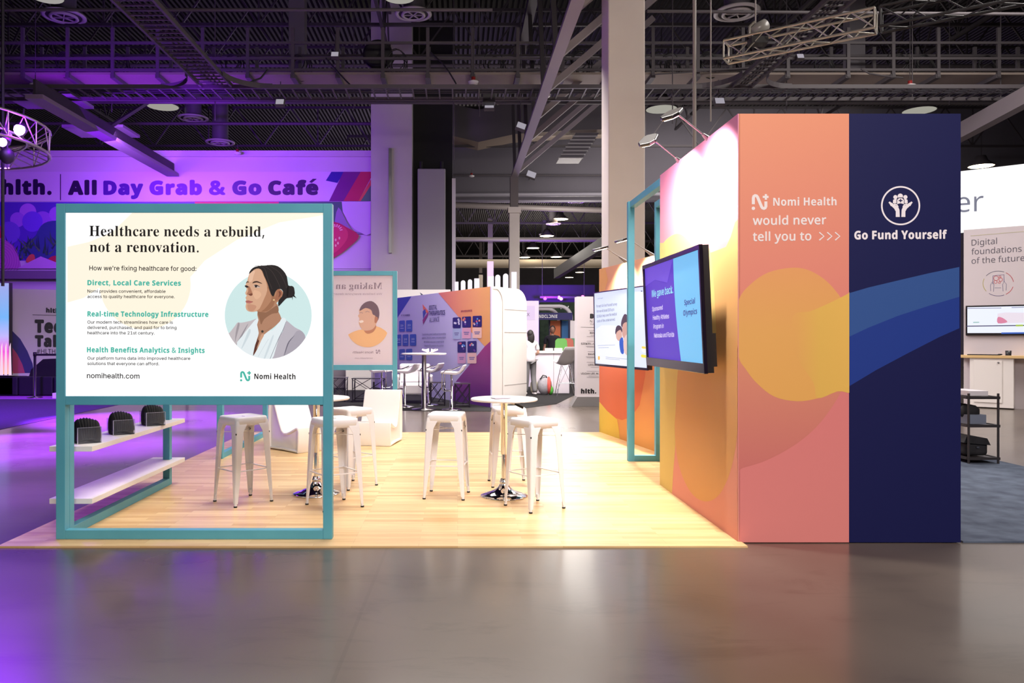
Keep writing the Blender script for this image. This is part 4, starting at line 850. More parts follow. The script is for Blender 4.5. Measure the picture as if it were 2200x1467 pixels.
def tile(x0, y0, x1, y1, c, sl=-3):
    r = 6; pts = [(x0, y0+r), (x0+r, y0), (x1-r, y0+sl), (x1, y0+r+sl), (x1, y1-r), (x1-r, y1), (x0+r, y1), (x0, y1-r)]; cv.poly([dq(*p) for p in pts], mat('wall_print', c, .5), C1, keep=True)
B1 = (42, 92, 196)
TL = [(78, 556, 132, 658), (142, 553, 200, 656), (50, 686, 99, 788), (110, 684, 165, 788), (177, 682, 237, 788), (78, 820, 132, 918), (142, 818, 200, 920)]
for q in TL: tile(*q, B1)
TR = [(575, 527, 650, 624), (663, 519, 745, 618), (760, 512, 845, 615), (620, 750, 697, 850), (712, 746, 796, 850)]
for q in TR: tile(*q, (30, 30, 110))
cv.k += .0012
for (x0, y0, x1, y1), c in zip(TR, ((176, 190, 226), (226, 170, 196), (246, 200, 186), (214, 160, 200), (240, 194, 190))): tile(x0, y1+4, x1, y1+102, c, 0)
cv.k += .0012
for x0, y0, x1, y1 in TL:
    xm = (x0+x1)/2; cv.text('110+' if y0 == 556 else '20', dq(xm-14, y0+54), dq(xm+14, y0+53), 4.2, mat('wall_print', (210, 224, 250), .5), 'm'); cv.line([dq(xm-16, y0+70), dq(xm+16, y0+70)], .015, mat('wall_print', (190, 208, 244), .5), keep=True)
for i, (x0, y0, x1, y1) in enumerate(TR):
    for k in range(7):
        x, y = random.uniform(x0+12, x1-12), random.uniform(y0+12, y1-12); cv.poly([dq(*p) for p in circ(x, y, 8, 10, 12)], mat('wall_print', [(226, 226, 246), (226, 90, 130), (240, 160, 110), (90, 150, 220), (110, 70, 160)][(i+k) % 5 if i else 0], .5), C1, keep=True)
    cv.line([dq(x0+16, y1+46), dq(x1-16, y1+46)], .02, gy_, keep=True); cv.line([dq(x0+20, y1+62), dq(x1-22, y1+62)], .02, gy_, keep=True)
cv.build('printed_graphic', bk)
# white rounded end of that booth
Q0 = B; Q1 = Vector((P(1084, 0, 16.1).x, 16.15, 0)); Q2 = Vector((P(1131.5, 0, 17.0).x, 17.0, 0))
ua = (Q1-Q0).normalized(); La = (Q1-Q0).length; ub = (Q2-Q1)
en = thing('rounded_booth_end', Q1, 'white rounded-corner end panel of the lilac booth', 'booth end')
PW = mat('white_booth_panel', (232, 226, 222), .4); R_ = .34; zt2 = 2.51
prof = [(0, .02), (La-.02, .02)]; prof = [(0, .01)]+[(La-R_*.8+R_*.8*math.sin(a), R_*.8-R_*.8*math.cos(a)) for a in [math.pi/2*k/8 for k in range(9)]]+[(La-R_+R_*math.cos(a), zt2-R_+R_*math.sin(a)) for a in [math.pi/2*k/12 for k in range(13)]]+[(0, zt2)]
dd = ub; n_ = len(prof); m = MB().use(PW); a_ = [Q0+ua*p[0]+Vector((0, 0, p[1])) for p in prof]; b__ = [v+dd for v in a_]
m.add(a_+b__, [(i, (i+1) % n_, (i+1) % n_+n_, i+n_) for i in range(n_)], True)
ins = [Q0+ua*(p[0]-.05 if p[0] > .05 else .05)+Vector((0, 0, min(max(p[1], .06), zt2-.05))) for p in prof]; ins2 = [v+dd.normalized()*.05 for v in ins]
m.add(a_+ins, [(i+n_, (i+1) % n_+n_, (i+1) % n_, i) for i in range(n_)]); m.add(ins+ins2, [(i+n_, (i+1) % n_+n_, (i+1) % n_, i) for i in range(n_)]); m.add(ins2, [tuple(range(n_))[::-1]]); m.add(b__, [tuple(range(n_))])
o = m.build('panel', en, weld=True); md = o.modifiers.new('e', 'EDGE_SPLIT'); md.split_angle = math.radians(35)
for yy in (666, 714, 825):
    z = zf(yy, 16.6); e = ua*(La+.002); m = MB().use(mat('panel_seam', (150, 144, 144), .6)); m.bar(Q0+e+Vector((0, 0, z)), Q0+e+dd+Vector((0, 0, z)), .01, .006); m.build('seam', en)
for i, (x0, x1, y0, y1) in enumerate(((977, 985, 605, 626), (990, 1000, 602, 624), (1005, 1014.5, 600, 622), (1019, 1030, 598, 620), (1048, 1061, 593, 616), (1064, 1075, 590, 615), (1081, 1092, 587.5, 615), (1099, 1110, 584, 616))):
    d = 17.6; X0, X1 = P(x0, 0, d).x, P(x1, 0, d).x; zt_ = zf(y0, d); r = (X1-X0)/2; m = MB().use(em('emissive_white_acrylic', (246, 238, 252), .75))  # plain white pickets given an emissive material
    pr = [(X0, 2.3), (X1, 2.3)]+[((X0+X1)/2+r*math.cos(a), zt_-r+r*math.sin(a)) for a in [math.pi*k/8 for k in range(9)]] if i not in (0, 3, 4, 7) else [(X0, 2.3), (X1, 2.3), (X1, zt_), (X0, zt_)]
    m.prism(pr, (0, d, 0), (1, 0, 0), (0, 0, 1), -.08)
    nth = ('first', 'second', 'third', 'fourth', 'fifth', 'sixth', 'seventh', 'eighth')[i]
    tag(m.build('white_picket', origin=((X0+X1)/2, d+.04, 2.3)), nth+' white upright picket from the left above the lilac booth', 'picket', 'white pickets above the lilac booth')
m = MB().use(mat('white_fascia', (226, 218, 224), .5)).b2((P(975, 0, 17.6).x, 17.72, 2.2), (P(1112, 0, 17.6).x, 17.85, 2.52)).b2((P(975, 0, 17.6).x+.05, 17.72, 0), (P(975, 0, 17.6).x+.2, 17.85, 2.2)).b2((1.0, 17.72, 0), (1.15, 17.85, 2.2)); tag(m.build('picket_beam'), 'white cross beam carrying the pickets behind the lilac booth', 'beam')
m = MB().use(PW).b2((P(852, 0, 22.6).x, 22.6, 0), (P(968, 0, 22.6).x, 22.8, zf(622, 22.6))); m.build
wb_ = thing('white_booth', (P(905, 0, 22.6).x, 22.7, 0), 'plain white booth wall rising behind the lilac printed wall', 'booth wall'); m.build('wall_panel', wb_)
cv = Canvas((0, 22.6, 0), (1, 0, 0), (0, -1, 0), .002, .003); cv.poly([(902, 628), (908, 632), (914, 640), (906, 637)], mat('dark_swoosh', (60, 66, 96), .5)); cv.build('emblem', wb_)
# bar table and stools in front of it
def far_table(p, top_z, label, g=None):
    t = thing('bar_table', p, label, 'table', group=g)
    MB().use(WLAM).lathe([(0, top_z-.03), (.44, top_z-.03), (.45, top_z-.02), (.45, top_z), (0, top_z)], n=32).build('tabletop', t, local=True)
    MB().use(STEEL).lathe([(.25, 0), (.25, .012), (.05, .03), (.045, top_z-.03)], n=24).build('pole', t, local=True); return t
q = G(911, 880); far_table((q.x, q.y, .008), 1.13, 'tall white table with chrome pole in front of the lilac wall')
m = MB().use(PW); t = Vector((q.x+.12, q.y, 1.14))
for k in range(6):
    a = k*math.pi/3; m.add([t+Vector((.03*math.cos(a), .03*math.sin(a), 0)), t+Vector((.16*math.cos(a-.35), .16*math.sin(a-.35), .09)), t+Vector((.17*math.cos(a+.3), .17*math.sin(a+.3), .06)), t+Vector((.03*math.cos(a+.9), .03*math.sin(a+.9), .003))], [(0, 1, 2, 3)])
m.lathe([(0, 0), (.05, 0), (.05, .008), (0, .008)], t-Vector((0, 0, .002)), 12); tag(m.build('petal_bowl'), 'white petal-shaped bowl on the tall table', 'bowl')
def bstool():
    t = thing('swivel_bar_stool', (0, 0, 0), 'x', 'stool', group='white swivel stools by the lilac wall')
    W_ = mat('white_leather', (232, 226, 230), .35)
    pr = [(-.20, .775), (.12, .755), (.18, .79), (.24, .89), (.27, .905), (.29, .89), (.25, .80), (.18, .73), (.10, .70), (-.20, .73)]
    m = MB().use(W_).prism(pr, (0, .2, 0), (1, 0, 0), (0, 0, 1), .4); m.build('seat', t, local=True, bevel=.015)
    for s_ in (-1, 1): MB().use(CHROME).path([(.16, s_*.215, .86), (.02, s_*.215, .80), (-.10, s_*.215, .79), (-.16, s_*.215, .74), (-.17, s_*.2, .42), (-.12, s_*.15, .38), (0, 0, .38)], .011, 8).build('side_frame', t, local=True)
    MB().use(CHROME).lathe([(.20, 0), (.205, .008), (.19, .016), (.05, .035), (.03, .05), (.03, .5), (.022, .5), (.022, .72)], n=24).build('pedestal', t, local=True); return t
b0 = bstool(); q = G(970, 881); b0.location = (q.x, q.y, .008); b0.rotation_euler = (0, 0, -.1); b0['label'] = 'white swivel stool right of the tall white table'
q = G(922, 871); dup(b0, (q.x, q.y, .008), -.25, 'white swivel stool just behind the tall table pole')
q = G(869, 875); dup(b0, (q.x, q.y, .008), -.2, 'white swivel stool left of the tall white table, by the teal post')
q = G(820, 873); dup(b0, (q.x, q.y, .008), 2.9, 'white swivel stool seen under the back sign')
q = G(888, 868); c_ = thing('white_armchair', (q.x, q.y, .008), 'low white upholstered armchair behind the swivel stools', 'chair'); WL = mat('white_leather', (232, 226, 230), .35)
MB().use(WL).b2((q.x-.35, q.y, .2), (q.x+.35, q.y+.6, .44)).build('seat', c_, bevel=.04); MB().use(WL).b2((q.x-.35, q.y+.55, .44), (q.x+.35, q.y+.72, .86)).build('backrest', c_, bevel=.05)
for k in (-1, 1):
    MB().use(WL).b2((q.x+k*.36-.05, q.y, .25), (q.x+k*.36+.05, q.y+.6, .62)).build('armrest', c_, bevel=.03)
    MB().use(CHROME).b2((q.x+k*.36-.03, q.y+.03, 0), (q.x+k*.36+.03, q.y+.09, .22)).build('leg', c_)
def truss_table(p, w_, h_, label):
    t = thing('truss_side_table', p, label, 'table', group='low truss-leg side tables'); TB = mat('dark_truss_tube', (58, 52, 66), .35, .6); p = Vector(p)
    for sx in (-1, 1):
        for sy_ in (-1, 1): MB().use(TB).tube(p+Vector((sx*w_/2, sy_*.2, 0)), p+Vector((sx*w_/2, sy_*.2, h_-.02)), .012).build('leg', t)
    m = MB().use(TB)
    for sy_ in (-1, 1):
        for s_ in (-1, 1): m.tube(p+Vector((-w_/2*s_, sy_*.2, .05)), p+Vector((w_/2*s_, sy_*.2, h_-.04)), .007, 5)
        m.tube(p+Vector((-w_/2, sy_*.2, .05)), p+Vector((w_/2, sy_*.2, .05)), .008, 5); m.tube(p+Vector((-w_/2, sy_*.2, h_*.55)), p+Vector((0, sy_*.2, h_-.04)), .006, 5).tube(p+Vector((w_/2, sy_*.2, h_*.55)), p+Vector((0, sy_*.2, .05)), .006, 5)
    for s_ in (-1, 1): m.tube(p+Vector((s_*w_/2, -.2, .05)), p+Vector((s_*w_/2, .2, h_-.04)), .006, 5)
    m.build('lattice', t); MB().use(mat('smoked_glass', (60, 56, 70), .1)).b2(p+Vector((-w_/2-.02, -.22, h_-.02)), p+Vector((w_/2+.02, .22, h_))).build('tabletop', t)
q = G(993, 874); truss_table((q.x, q.y, .008), .30, .50, 'low black lattice-leg table against the purple part of the wall')
q = G(940, 872); truss_table((q.x, q.y+.15, .008), .3, .50, 'low black lattice-leg table between the swivel stools')
q = G(790, 866); truss_table((q.x, q.y+.3, .008), .7, .54, 'wider lattice-leg table seen below the back sign')
q = G(738, 862); truss_table((q.x-.15, q.y, .008), .42, .54, 'lattice-leg table seen just right of the big sign')
q = P(770, 845, 21); tag(MB().use(PW).b2((q.x-.35, 21, 0), (q.x+.35, 21.4, 1.02)).build('white_counter', bevel=.01), 'white counter block seen below the back sign, behind lattice tables', 'counter')
q = P(735, 845, 21.5); tag(MB().use(mat('grey_flooring_panel', (150, 142, 150), .6)).b2((q.x-1.8, 21.9, 0), (q.x+.3, 22.0, 1.3)).build('grey_screen_panel'), 'grey panel seen between the big sign and the back sign', 'panel')
# ------------------------------------------------------------------ people
def skin_body(name, parent, pts, edges, rad, m, sub=2):
    me = bpy.data.meshes.new(name); I = WM[parent].inverted(); me.from_pydata([(I @ Vector(p))[:] for p in pts], edges, []); me.materials.append(m)
    o = bpy.data.objects.new(name, me); COL.objects.link(o); o.parent = parent; WM[o] = WM[parent]
    o.modifiers.new('skin', 'SKIN').use_smooth_shade = True; sd_ = o.modifiers.new('sub', 'SUBSURF'); sd_.levels = sd_.render_levels = sub
    for v, r in zip(me.skin_vertices[0].data, rad): v.radius = (r[0], r[1]) if isinstance(r, tuple) else (r, r)
    me.skin_vertices[0].data[0].use_root = True; return o
SKIN1, SKIN2 = mat('skin', (214, 170, 148), .5), mat('skin', (150, 108, 88), .5)
def person(loc, yaw, h, label, skin, hair, shirt, trousers, long_hair, arms, stride=.09):
    s_ = h/1.75; M_ = Matrix.Translation(Vector(loc)) @ Matrix.Rotation(yaw, 4, 'Z') @ Matrix.Scale(s_, 4)
    t = thing('person', loc, label, 'person')
    def W(p): return (M_ @ Vector(p))[:]
    def R(l): return [(tuple(a*s_ for a in r) if isinstance(r, tuple) else r*s_) for r in l]
    # facing -Y locally
    tor = [(0, .0, .96), (0, .005, 1.10), (0, 0, 1.28), (0, 0, 1.42), (0, -.005, 1.50), (0, -.015, 1.56)]
    L = [(-.19, 0, 1.40), *[(-a, b, c) for a, b, c in arms[0]]]; Rr = [(.19, 0, 1.40), *arms[1]]
    pts = tor+L+Rr+[(-.09, 0, .90), (-.10, -.01, .50), (-.10, .015+stride, .09), (.09, 0, .90), (.10, -.01, .50), (.10, .015-stride, .09)]
    e = [(0, 1), (1, 2), (2, 3), (3, 4), (4, 5), (3, 6), (6, 7), (7, 8), (8, 9), (3, 10), (10, 11), (11, 12), (12, 13), (0, 14), (14, 15), (15, 16), (0, 17), (17, 18), (18, 19)]
    rad = [(.12, .085), (.11, .08), (.16, .10), (.13, .085), .052, .05, .052, .042, .034, .022, .052, .042, .034, .022, .082, .055, .038, .082, .055, .038]
    skin_body('body', t, [W(p) for p in pts], e, R(rad), skin)
    # head with face
    hm_ = MB().use(skin).ball(W((0, -.02, 1.645)), .108*s_, 18, (.74, .9, 1.08)); hd_ = hm_.build('head', t)
    Rz = Matrix.Rotation(yaw, 3, 'Z')
    for k in (-1, 1): MB().use(mat('eye', (40, 30, 30), .3)).ball(W((k*.032, -.108, 1.66)), .010*s_, 8).build('eye', hd_); MB().use(skin).ball(W((k*.082, -.01, 1.645)), .022*s_, 8, (.4, .8, 1.2)).build('ear', hd_)
    MB().use(skin).ball(W((0, -.125, 1.635)), .014*s_, 8, (.8, 1.1, 1.6)).build('nose', hd_); MB().use(mat('lips', (160, 90, 84), .5)).ball(W((0, -.108, 1.602)), .02*s_, 8, (1.1, .5, .3)).build('mouth', hd_)
    m = MB().use(hair).ball(W((0, .012, 1.672)), .112*s_, 16, (.82, .95, 1.02))
    if long_hair: m.ball(W((0, .06, 1.56)), .10*s_, 14, (.95, .6, 1.9))
    m.build('hair', t)
    # hands: palm and five fingers each
    for sg_, ar in ((-1, arms[0]), (1, arms[1])):
        w0 = Vector(ar[-1]); w0.x *= sg_; e0 = Vector(ar[-2]); e0.x *= sg_; d_ = (w0-e0).normalized(); sd2 = d_.cross(Vector((sg_, 0, .2))).normalized()
        hp = [w0-d_*.01, w0+d_*.05]; he = [(0, 1)]; hr = [.018, .026]
        for f_ in range(4):
            o2 = sd2*(f_-1.5)*.018; i0 = len(hp); hp += [w0+d_*.085+o2, w0+d_*(.115+(.01 if f_ in (1, 2) else 0))+o2+Vector((-sg_*.008, 0, 0))]; he += [(1, i0), (i0, i0+1)]; hr += [.010, .008]
        i0 = len(hp); hp += [w0+d_*.03-sd2*.035, w0+d_*.06-sd2*.05]; he += [(1, i0), (i0, i0+1)]; hr += [.010, .008]
        skin_body('hand', t, [W(p) for p in hp], he, R(hr), skin, 1)
    # clothing
    ct = [(0, 0, .84), (0, .005, 1.10), (0, 0, 1.28), (0, 0, 1.425), (0, -.002, 1.47)]+[(-.195, 0, 1.405)]+[tuple(Vector((-.19, 0, 1.40)).lerp(Vector((-arms[0][0][0], arms[0][0][1], arms[0][0][2])), .8))]+[(.195, 0, 1.405)]+[tuple(Vector((.19, 0, 1.40)).lerp(Vector(arms[1][0]), .8))]
    skin_body('shirt', t, [W(p) for p in ct], [(0, 1), (1, 2), (2, 3), (3, 4), (3, 5), (5, 6), (3, 7), (7, 8)], R([(.185, .135), (.165, .118), (.18, .12), (.15, .10), .06, .07, .062, .07, .062]), shirt)
    tp = [(0, 0, 1.04), (-.09, 0, .88), (-.10, -.01, .5), (-.10, .012+stride, .07), (.09, 0, .88), (.10, -.01, .5), (.10, .012-stride, .07)]
    skin_body('trousers', t, [W(p) for p in tp], [(0, 1), (1, 2), (2, 3), (0, 4), (4, 5), (5, 6)], R([(.168, .12), .10, .078, .07, .10, .078, .07]), trousers)
    for k, yy in ((-1, .0+stride), (1, -stride)): MB().use(mat('shoe_leather', (200, 190, 190) if long_hair else (30, 28, 30), .5)).ball(W((k*.10, yy-.035, .04)), .07*s_, 10, (.65, 1.9, .58), Rz).build('shoe', t)
    return t
dn = [(.23, .02, 1.14), (.22, -.02, .93), (.21, -.06, .86)]; bent = [(.24, .02, 1.15), (.20, -.16, 1.08), (.16, -.26, 1.12)]
WX = G(1139, 846)
person((WX.x*19.25/WX.y, 19.25, .008), math.radians(200), 1.60, 'woman in white top and grey trousers with long dark hair, standing at the white counter', SKIN1, mat('dark_hair', (34, 28, 28), .6), mat('white_cotton', (226, 222, 226), .7), mat('grey_trousers', (112, 110, 112), .8), True, [bent, dn])
MX = P(1187, 0, 24.0)
person((MX.x, 24.0, .0), math.radians(-12), 1.78, 'bearded man in a black shirt standing behind the white counter', SKIN2, mat('dark_hair', (34, 28, 28), .6), mat('black_cotton', (30, 28, 38), .8), mat('black_trousers', (28, 27, 32), .8), False, [[(.24, .02, 1.14), (.27, -.08, .95), (.27, -.14, .91)], [(.25, .02, 1.14), (.28, -.08, .95), (.28, -.14, .91)]])
# ------------------------------------------------------------------ things around the white counter
def cq(a, b): return (1020+a/4.314, 560+b/4.314)
q = G(1150, 847); CXa, CXb = q.x, P(1226, 0, 19.5).x; c_ = thing('reception_counter', ((CXa+CXb)/2, 19.7, .0), 'white reception counter beside the woman in the white top', 'counter')
MB().use(mat('white_counter_side', (226, 216, 226), .4)).b2((CXa, 19.72, .008), (CXb, 20.5, 1.04)).build('body', c_, bevel=.01); MB().use(PW).b2((CXa-.05, 19.68, 1.04), (CXb+.05, 20.45, 1.09)).build('countertop', c_, bevel=.005)
XM_ = P(1192, 0, 19.5).x; MB().use(mat('panel_seam', (150, 144, 144), .6)).b2((XM_-.005, 19.714, .01), (XM_+.005, 19.72, 1.04)).build('seam', c_)
for k, (x, z, l) in enumerate(((CXa+.28, 1.09, 'small white box at the left of the reception counter'), (CXa+.52, 1.09, 'small white box at the middle of the reception counter'))): tag(MB().use(PW).b2((x, 19.75, z), (x+.2, 19.9, z+.08)).build('small_box', bevel=.004), l, 'box', 'boxes on the reception counter')
t = thing('shell_stool', (P(1215, 0, 19.1).x, 19.0, .0), 'grey shell seat stool on wire legs in front of the counter', 'stool'); sx0 = P(1215, 0, 19).x; zs = zf(783, 19.)
m = MB().use(mat('grey_shell', (176, 170, 172), .4)); pts = []; nU, nV = 10, 10
for i in range(nU+1):
    u = i/nU
    for j in range(nV+1):
        v = j/nV*2-1; back = max(0, u-.45)/.55; wd = .24*(1-.12*u) if u < .5 else .24*(.94-.25*back**2)
        pts.append(Vector((sx0+.18-.36*u-.06*back, 19.0+v*wd, zs+.04+.06*v*v*(1-back)+back**1.2*.40+(.02 if u < .1 else 0)-.05*math.sin(math.pi*min(u, .6)/.6)+.0)))
R90 = Matrix.Rotation(math.radians(115), 3, 'Z'); c0 = Vector((sx0, 19.0, 0)); pts = [c0+(R90 @ (p-c0)) for p in pts]
m.add(pts, [(i*(nV+1)+j, i*(nV+1)+j+1, (i+1)*(nV+1)+j+1, (i+1)*(nV+1)+j) for i in range(nU) for j in range(nV)], True); o = m.build('seat_shell', t); so = o.modifiers.new('s', 'SOLIDIFY'); so.thickness = .012
for sx in (-1, 1):
    for sy_ in (-1, 1): MB().use(CHROME).path([c0+Vector((sx*.09, sy_*.09, zs+.0)), c0+Vector((sx*.16, sy_*.16, .45)), c0+Vector((sx*.24, sy_*.22, .008))], .009, 6).build('leg', t)
m = MB().use(CHROME); sq_ = [(-.19, -.185), (.19, -.185), (.19, .185), (-.19, .185)]
for k in range(4): m.tube(c0+Vector((*sq_[k], .32)), c0+Vector((*sq_[(k+1) % 4], .32)), .007, 6); m.tube(c0+Vector((*[v*.5 for v in sq_[k]], zs-.02)), c0+Vector((*[v*1.2 for v in sq_[(k+1) % 4]], .02)), .005, 5)
m.build('wire_brace', t)
t2 = dup(t, (sx0+.62, 19.25, 0), 0, 'shell stool further right, mostly hidden by the white totem')
for i, (x, c, l) in enumerate(((1208, (96, 168, 70), 'green plastic chair behind the counter, left one'), (1222, (176, 84, 66), 'rust-coloured plastic chair behind the counter'), (1234, (70, 130, 90), 'dark green plastic chair behind the counter, right one'))):
    y0 = 22.3+i*.62; X = P(x, 0, y0).x; t = thing('plastic_chair', (X, y0, 0), l, 'chair', group='coloured chairs behind the counter'); pm = mat('coloured_plastic', c, .4)
    MB().use(pm).prism([(-.2, 0), (.2, 0), (.17, .5), (.1, .56), (-.1, .56), (-.17, .5)], (X, y0+.2, .85), (1, 0, 0), (0, .15, 1), .03).build('backrest', t); MB().use(pm).b2((X-.2, y0-.2, .82), (X+.2, y0+.2, .86)).build('seat', t, bevel=.01)
    for a in (-1, 1):
        for b in (-1, 1): MB().use(CHROME).tube((X+a*.16, y0+b*.16, .82), (X+a*.19, y0+b*.19, 0), .012).build('leg', t)
# backpack
q = G(1171, 849); t = thing('backpack', (q.x, q.y, .008), 'grey backpack with a coral stripe and green side pocket on the black carpet', 'backpack')
x, y = q.x, q.y
MB().use(noise_mat('grey_canvas', (150, 146, 152), (166, 162, 168), 20, (.8, .85))).ball((x, y+.1, .24), .24, 16, (.78, .55, 1.0)).build('bag_body', t); MB().use(mat('coral_nylon', (226, 96, 84), .7)).ball((x+.10, y+.06, .25), .22, 14, (.28, .6, 1.0)).build('stripe', t)
MB().use(mat('green_nylon', (84, 178, 66), .7)).ball((x+.15, y+.08, .12), .12, 12, (.6, .8, 1.0)).build('side_pocket', t); MB().use(mat('black_nylon', (30, 28, 32), .8)).path([(x-.12, y+.02, .40), (x-.05, y+.02, .50), (x+.03, y+.02, .48), (x+.05, y+.05, .42)], .014, 6).build('strap', t)
tag(MB().use(mat('cream_canvas', (214, 206, 176), .8)).ball((x-.26, y+.16, .2), .17, 12, (.6, .5, 1.15)).build('tote_bag', origin=(x-.26, y+.16, .008)), 'cream tote bag leaning left of the grey backpack', 'bag')
# white wall with an X, arch with navy sign, coloured displays
y = 22.4; t = thing('exhibition_wall', (P(1144, 0, y).x, y, 0), 'pale lilac booth wall with a small letter X, behind the woman', 'booth wall')
wp_ = MB().use(mat('pale_lilac_wall', (218, 206, 228), .5)).b2((P(1120, 0, y).x, y, 0), (P(1157.5, 0, y).x, y+.3, zf(646, y))).build('wall_panel', t)
cv = Canvas((0, y, 0), (1, 0, 0), (0, -1, 0), .002, .004); cv.poly([(1128, 657), (1149, 657), (1149, 687), (1128, 687)], mat('pale_sign', (206, 190, 224), .5)); cv.text('X', cq(482, 514), cq(508, 514), 7, BLACKT, 'r'); cv.build('sign', wp_)
y = 27.5; t = thing('arch_sign', (P(1193, 0, y).x, y, 0), 'navy sign with white lettering under double white arched tubes', 'sign')
for k in (0, 1):
    x0, x1 = P(1150, 0, y).x, P(1227-k*22, 0, y).x; zt_ = zf(658+k*6, y+k*.6); r = .42; MB().use(mat('white_tube', (226, 220, 228), .3)).path([(x0, y+k*.6, zt_)]+[(x1-r+r*math.sin(a), y+k*.6, zt_-r+r*math.cos(a)) for a in [math.pi/2*j/8 for j in range(9)]]+[(x1, y+k*.6, .01)], .07, 10).build('arch_tube', t)
sb = MB().use(mat('navy_sign', (44, 36, 112), .5)).b2((P(1157, 0, y).x, y-.1, zf(687, y)), (P(1229, 0, y).x, y-.02, zf(672, y))).build('sign_board', t)
cv = Canvas((0, y-.1, 0), (1, 0, 0), (0, -1, 0), .002, .003); cv.text('NDCL', cq(596, 530), cq(682, 530), 7, mat('white_print', (240, 238, 244), .5), 'b'); cv.text('C', cq(708, 530), cq(686, 530), 7, mat('white_print', (240, 238, 244), .5), 'b'); cv.text('NE', cq(712, 530), cq(766, 530), 7, mat('white_print', (240, 238, 244), .5), 'b'); cv.build('lettering', sb)
for x0, x1, y0, y1, c, l, n_ in ((1182, 1204, 689, 730, (226, 120, 70), 'orange display panel behind the man in black', 27.9), (1207, 1226, 689, 732, (60, 124, 190), 'blue display panel right of the orange one', 27.9), (1225, 1241, 689, 735, (214, 206, 210), 'white poster stand with a letter K, left of the totem', 24.0)):
    t = thing('display_panel', (P((x0+x1)/2, 0, n_).x, n_, 0), l, 'display panel'); MB().use(mat('display_print', c, .5)).b2((P(x0, 0, n_).x, n_, .3 if n_ > 25 else 0), (P(x1, 0, n_).x, n_+.08, zf(y0, n_))).build('panel', t)
    MB().use(mat('navy_edge', (30, 28, 66), .5)).b2((P(x0, 0, n_).x-.05, n_-.01, 0), (P(x0, 0, n_).x, n_+.09, zf(y0, n_)+.04)).build('frame', t)
    if n_ < 25: cv = Canvas((0, n_, 0), (1, 0, 0), (0, -1, 0), .002, .003); cv.text('K', (1237, 704), (1240.5, 704), 4, BLACKT, 'b'); cv.build('lettering', t)
y = 31; t = thing('green_backdrop', (P(1200, 0, y).x, y, 0), 'dark green textured backdrop with script lettering in the distance', 'backdrop')
bk = MB().use(noise_mat('dark_green_fabric', (38, 54, 46), (60, 80, 62), 6, (.8, .85))).b2((P(1160, 0, y).x, y, 0), (P(1244, 0, y).x, y+.2, zf(649, y))).build('panel', t)
cv = Canvas((0, y, 0), (1, 0, 0), (0, -1, 0), .003, .004); wv2 = em('script_light', (236, 232, 226), .7)
cv.line([cq(*p) for p in smooth_loop([(790, 440), (800, 415), (806, 430), (796, 445), (812, 432), (822, 442), (830, 415), (834, 440), (846, 432), (856, 442), (866, 412)], 3)[:-3]], .035, wv2, keep=True); cv.line([cq(*p) for p in smooth_loop([(668, 440), (674, 425), (684, 440), (692, 425), (704, 440), (720, 428), (736, 440), (750, 420), (770, 440)], 3)[:-3]], .03, wv2, keep=True); cv.build('script', bk)
y = 33; t = thing('dark_stage_drape', (P(1200, 0, 60).x, 60, 0), 'dark far stage lit by violet lamps', 'stage')
MB().use(mat('dark_drape', (24, 16, 44), .9)).b2((P(1115, 0, 60).x, 60, 0), (P(1278, 0, 60).x, 60.4, zf(612, 60))).build('drape', t)
for x, y_, c in ((1171, 641, (120, 60, 255)), (1201, 639, (230, 90, 240)), (1205.5, 641.5, (190, 110, 255)), (1239, 641.5, (110, 70, 255)), (1252, 638, (235, 80, 160))):
    o = MB().use(mat('violet_lamp_glass', c, .4, emit=7)).ball(P(x, y_, 59), .14, 10).build('stage_lamp'); tag(o, {1171: 'large violet lamp dot at the left of the far stage', 1201: 'pink lamp dot, left of a close pair on the far stage', 1205.5: 'lilac lamp dot, right of a close pair on the far stage', 1239: 'blue-violet lamp dot right of centre of the far stage', 1252: 'rose lamp dot nearest the white totem on the far stage'}[x], 'lamp', 'violet lamps on the far stage')
light('POINT', 'violet_stage_glow', P(1190, 640, 57), 2600, BLUEV, size=.3)
# totem sign
y = 16.2; t = thing('totem_sign', (P(1265, 0, y).x, y, 0), 'tall white totem with a black speaker list on a grey foot', 'sign')
x0, x1 = P(1240, 0, y).x, P(1294, 0, y).x+.35
tb_ = MB().use(mat('totem_white', (222, 214, 218), .5)).b2((x0, y, .19), (x1, y+.35, zf(637, y))).build('panel', t)
MB().use(mat('totem_grey', (132, 128, 128), .6)).prism([(x0-.12, 0), (x1+.12, 0), (x1, .2), (x0, .2)], (0, y+.38, .002), (1, 0, 0), (0, 0, 1), .42).build('foot', t)
cv = Canvas((0, y, 0), (1, 0, 0), (0, -1, 0), .001, .002)
cv.text('BO', cq(1068, 532), cq(1150, 532), 9.5, BLACKT, 'black'); cv.text('N', cq(1068, 572), cq(1088, 572), 5, BLACKT, 'l'); cv.text('TUESDAY', cq(1068, 594), cq(1180, 594), 2.6, BLACKT, 'r'); cv.line([cq(982, 616), cq(1150, 619)], .006, BLACKT, keep=True)
for s_, a, b, yy in (('RINA', 1068, 1126, 676), ('EZEKIEL J. E', 986, 1128, 776), ('DAVID', 1052, 1126, 874), ('LESLIE J', 1052, 1150, 972), ('VIVIAN LEE, M.', 982, 1150, 1054)): cv.text(s_, cq(a, yy), cq(b, yy), 3.8, BLACKT, 'm')
gl = mat('fine_print', (140, 134, 140), .5)
for yy in (648, 692, 702, 744, 792, 800, 843, 890, 898, 940, 986, 1024, 1068, 1080): cv.line([cq(1020+(yy % 7)*9, yy), cq(1150, yy+1)], .007, gl, keep=True)
cv.text('hlth.', cq(984, 1228), cq(1126, 1228), 9.5, BLACKT, 'black'); cv.build('lettering', tb_)
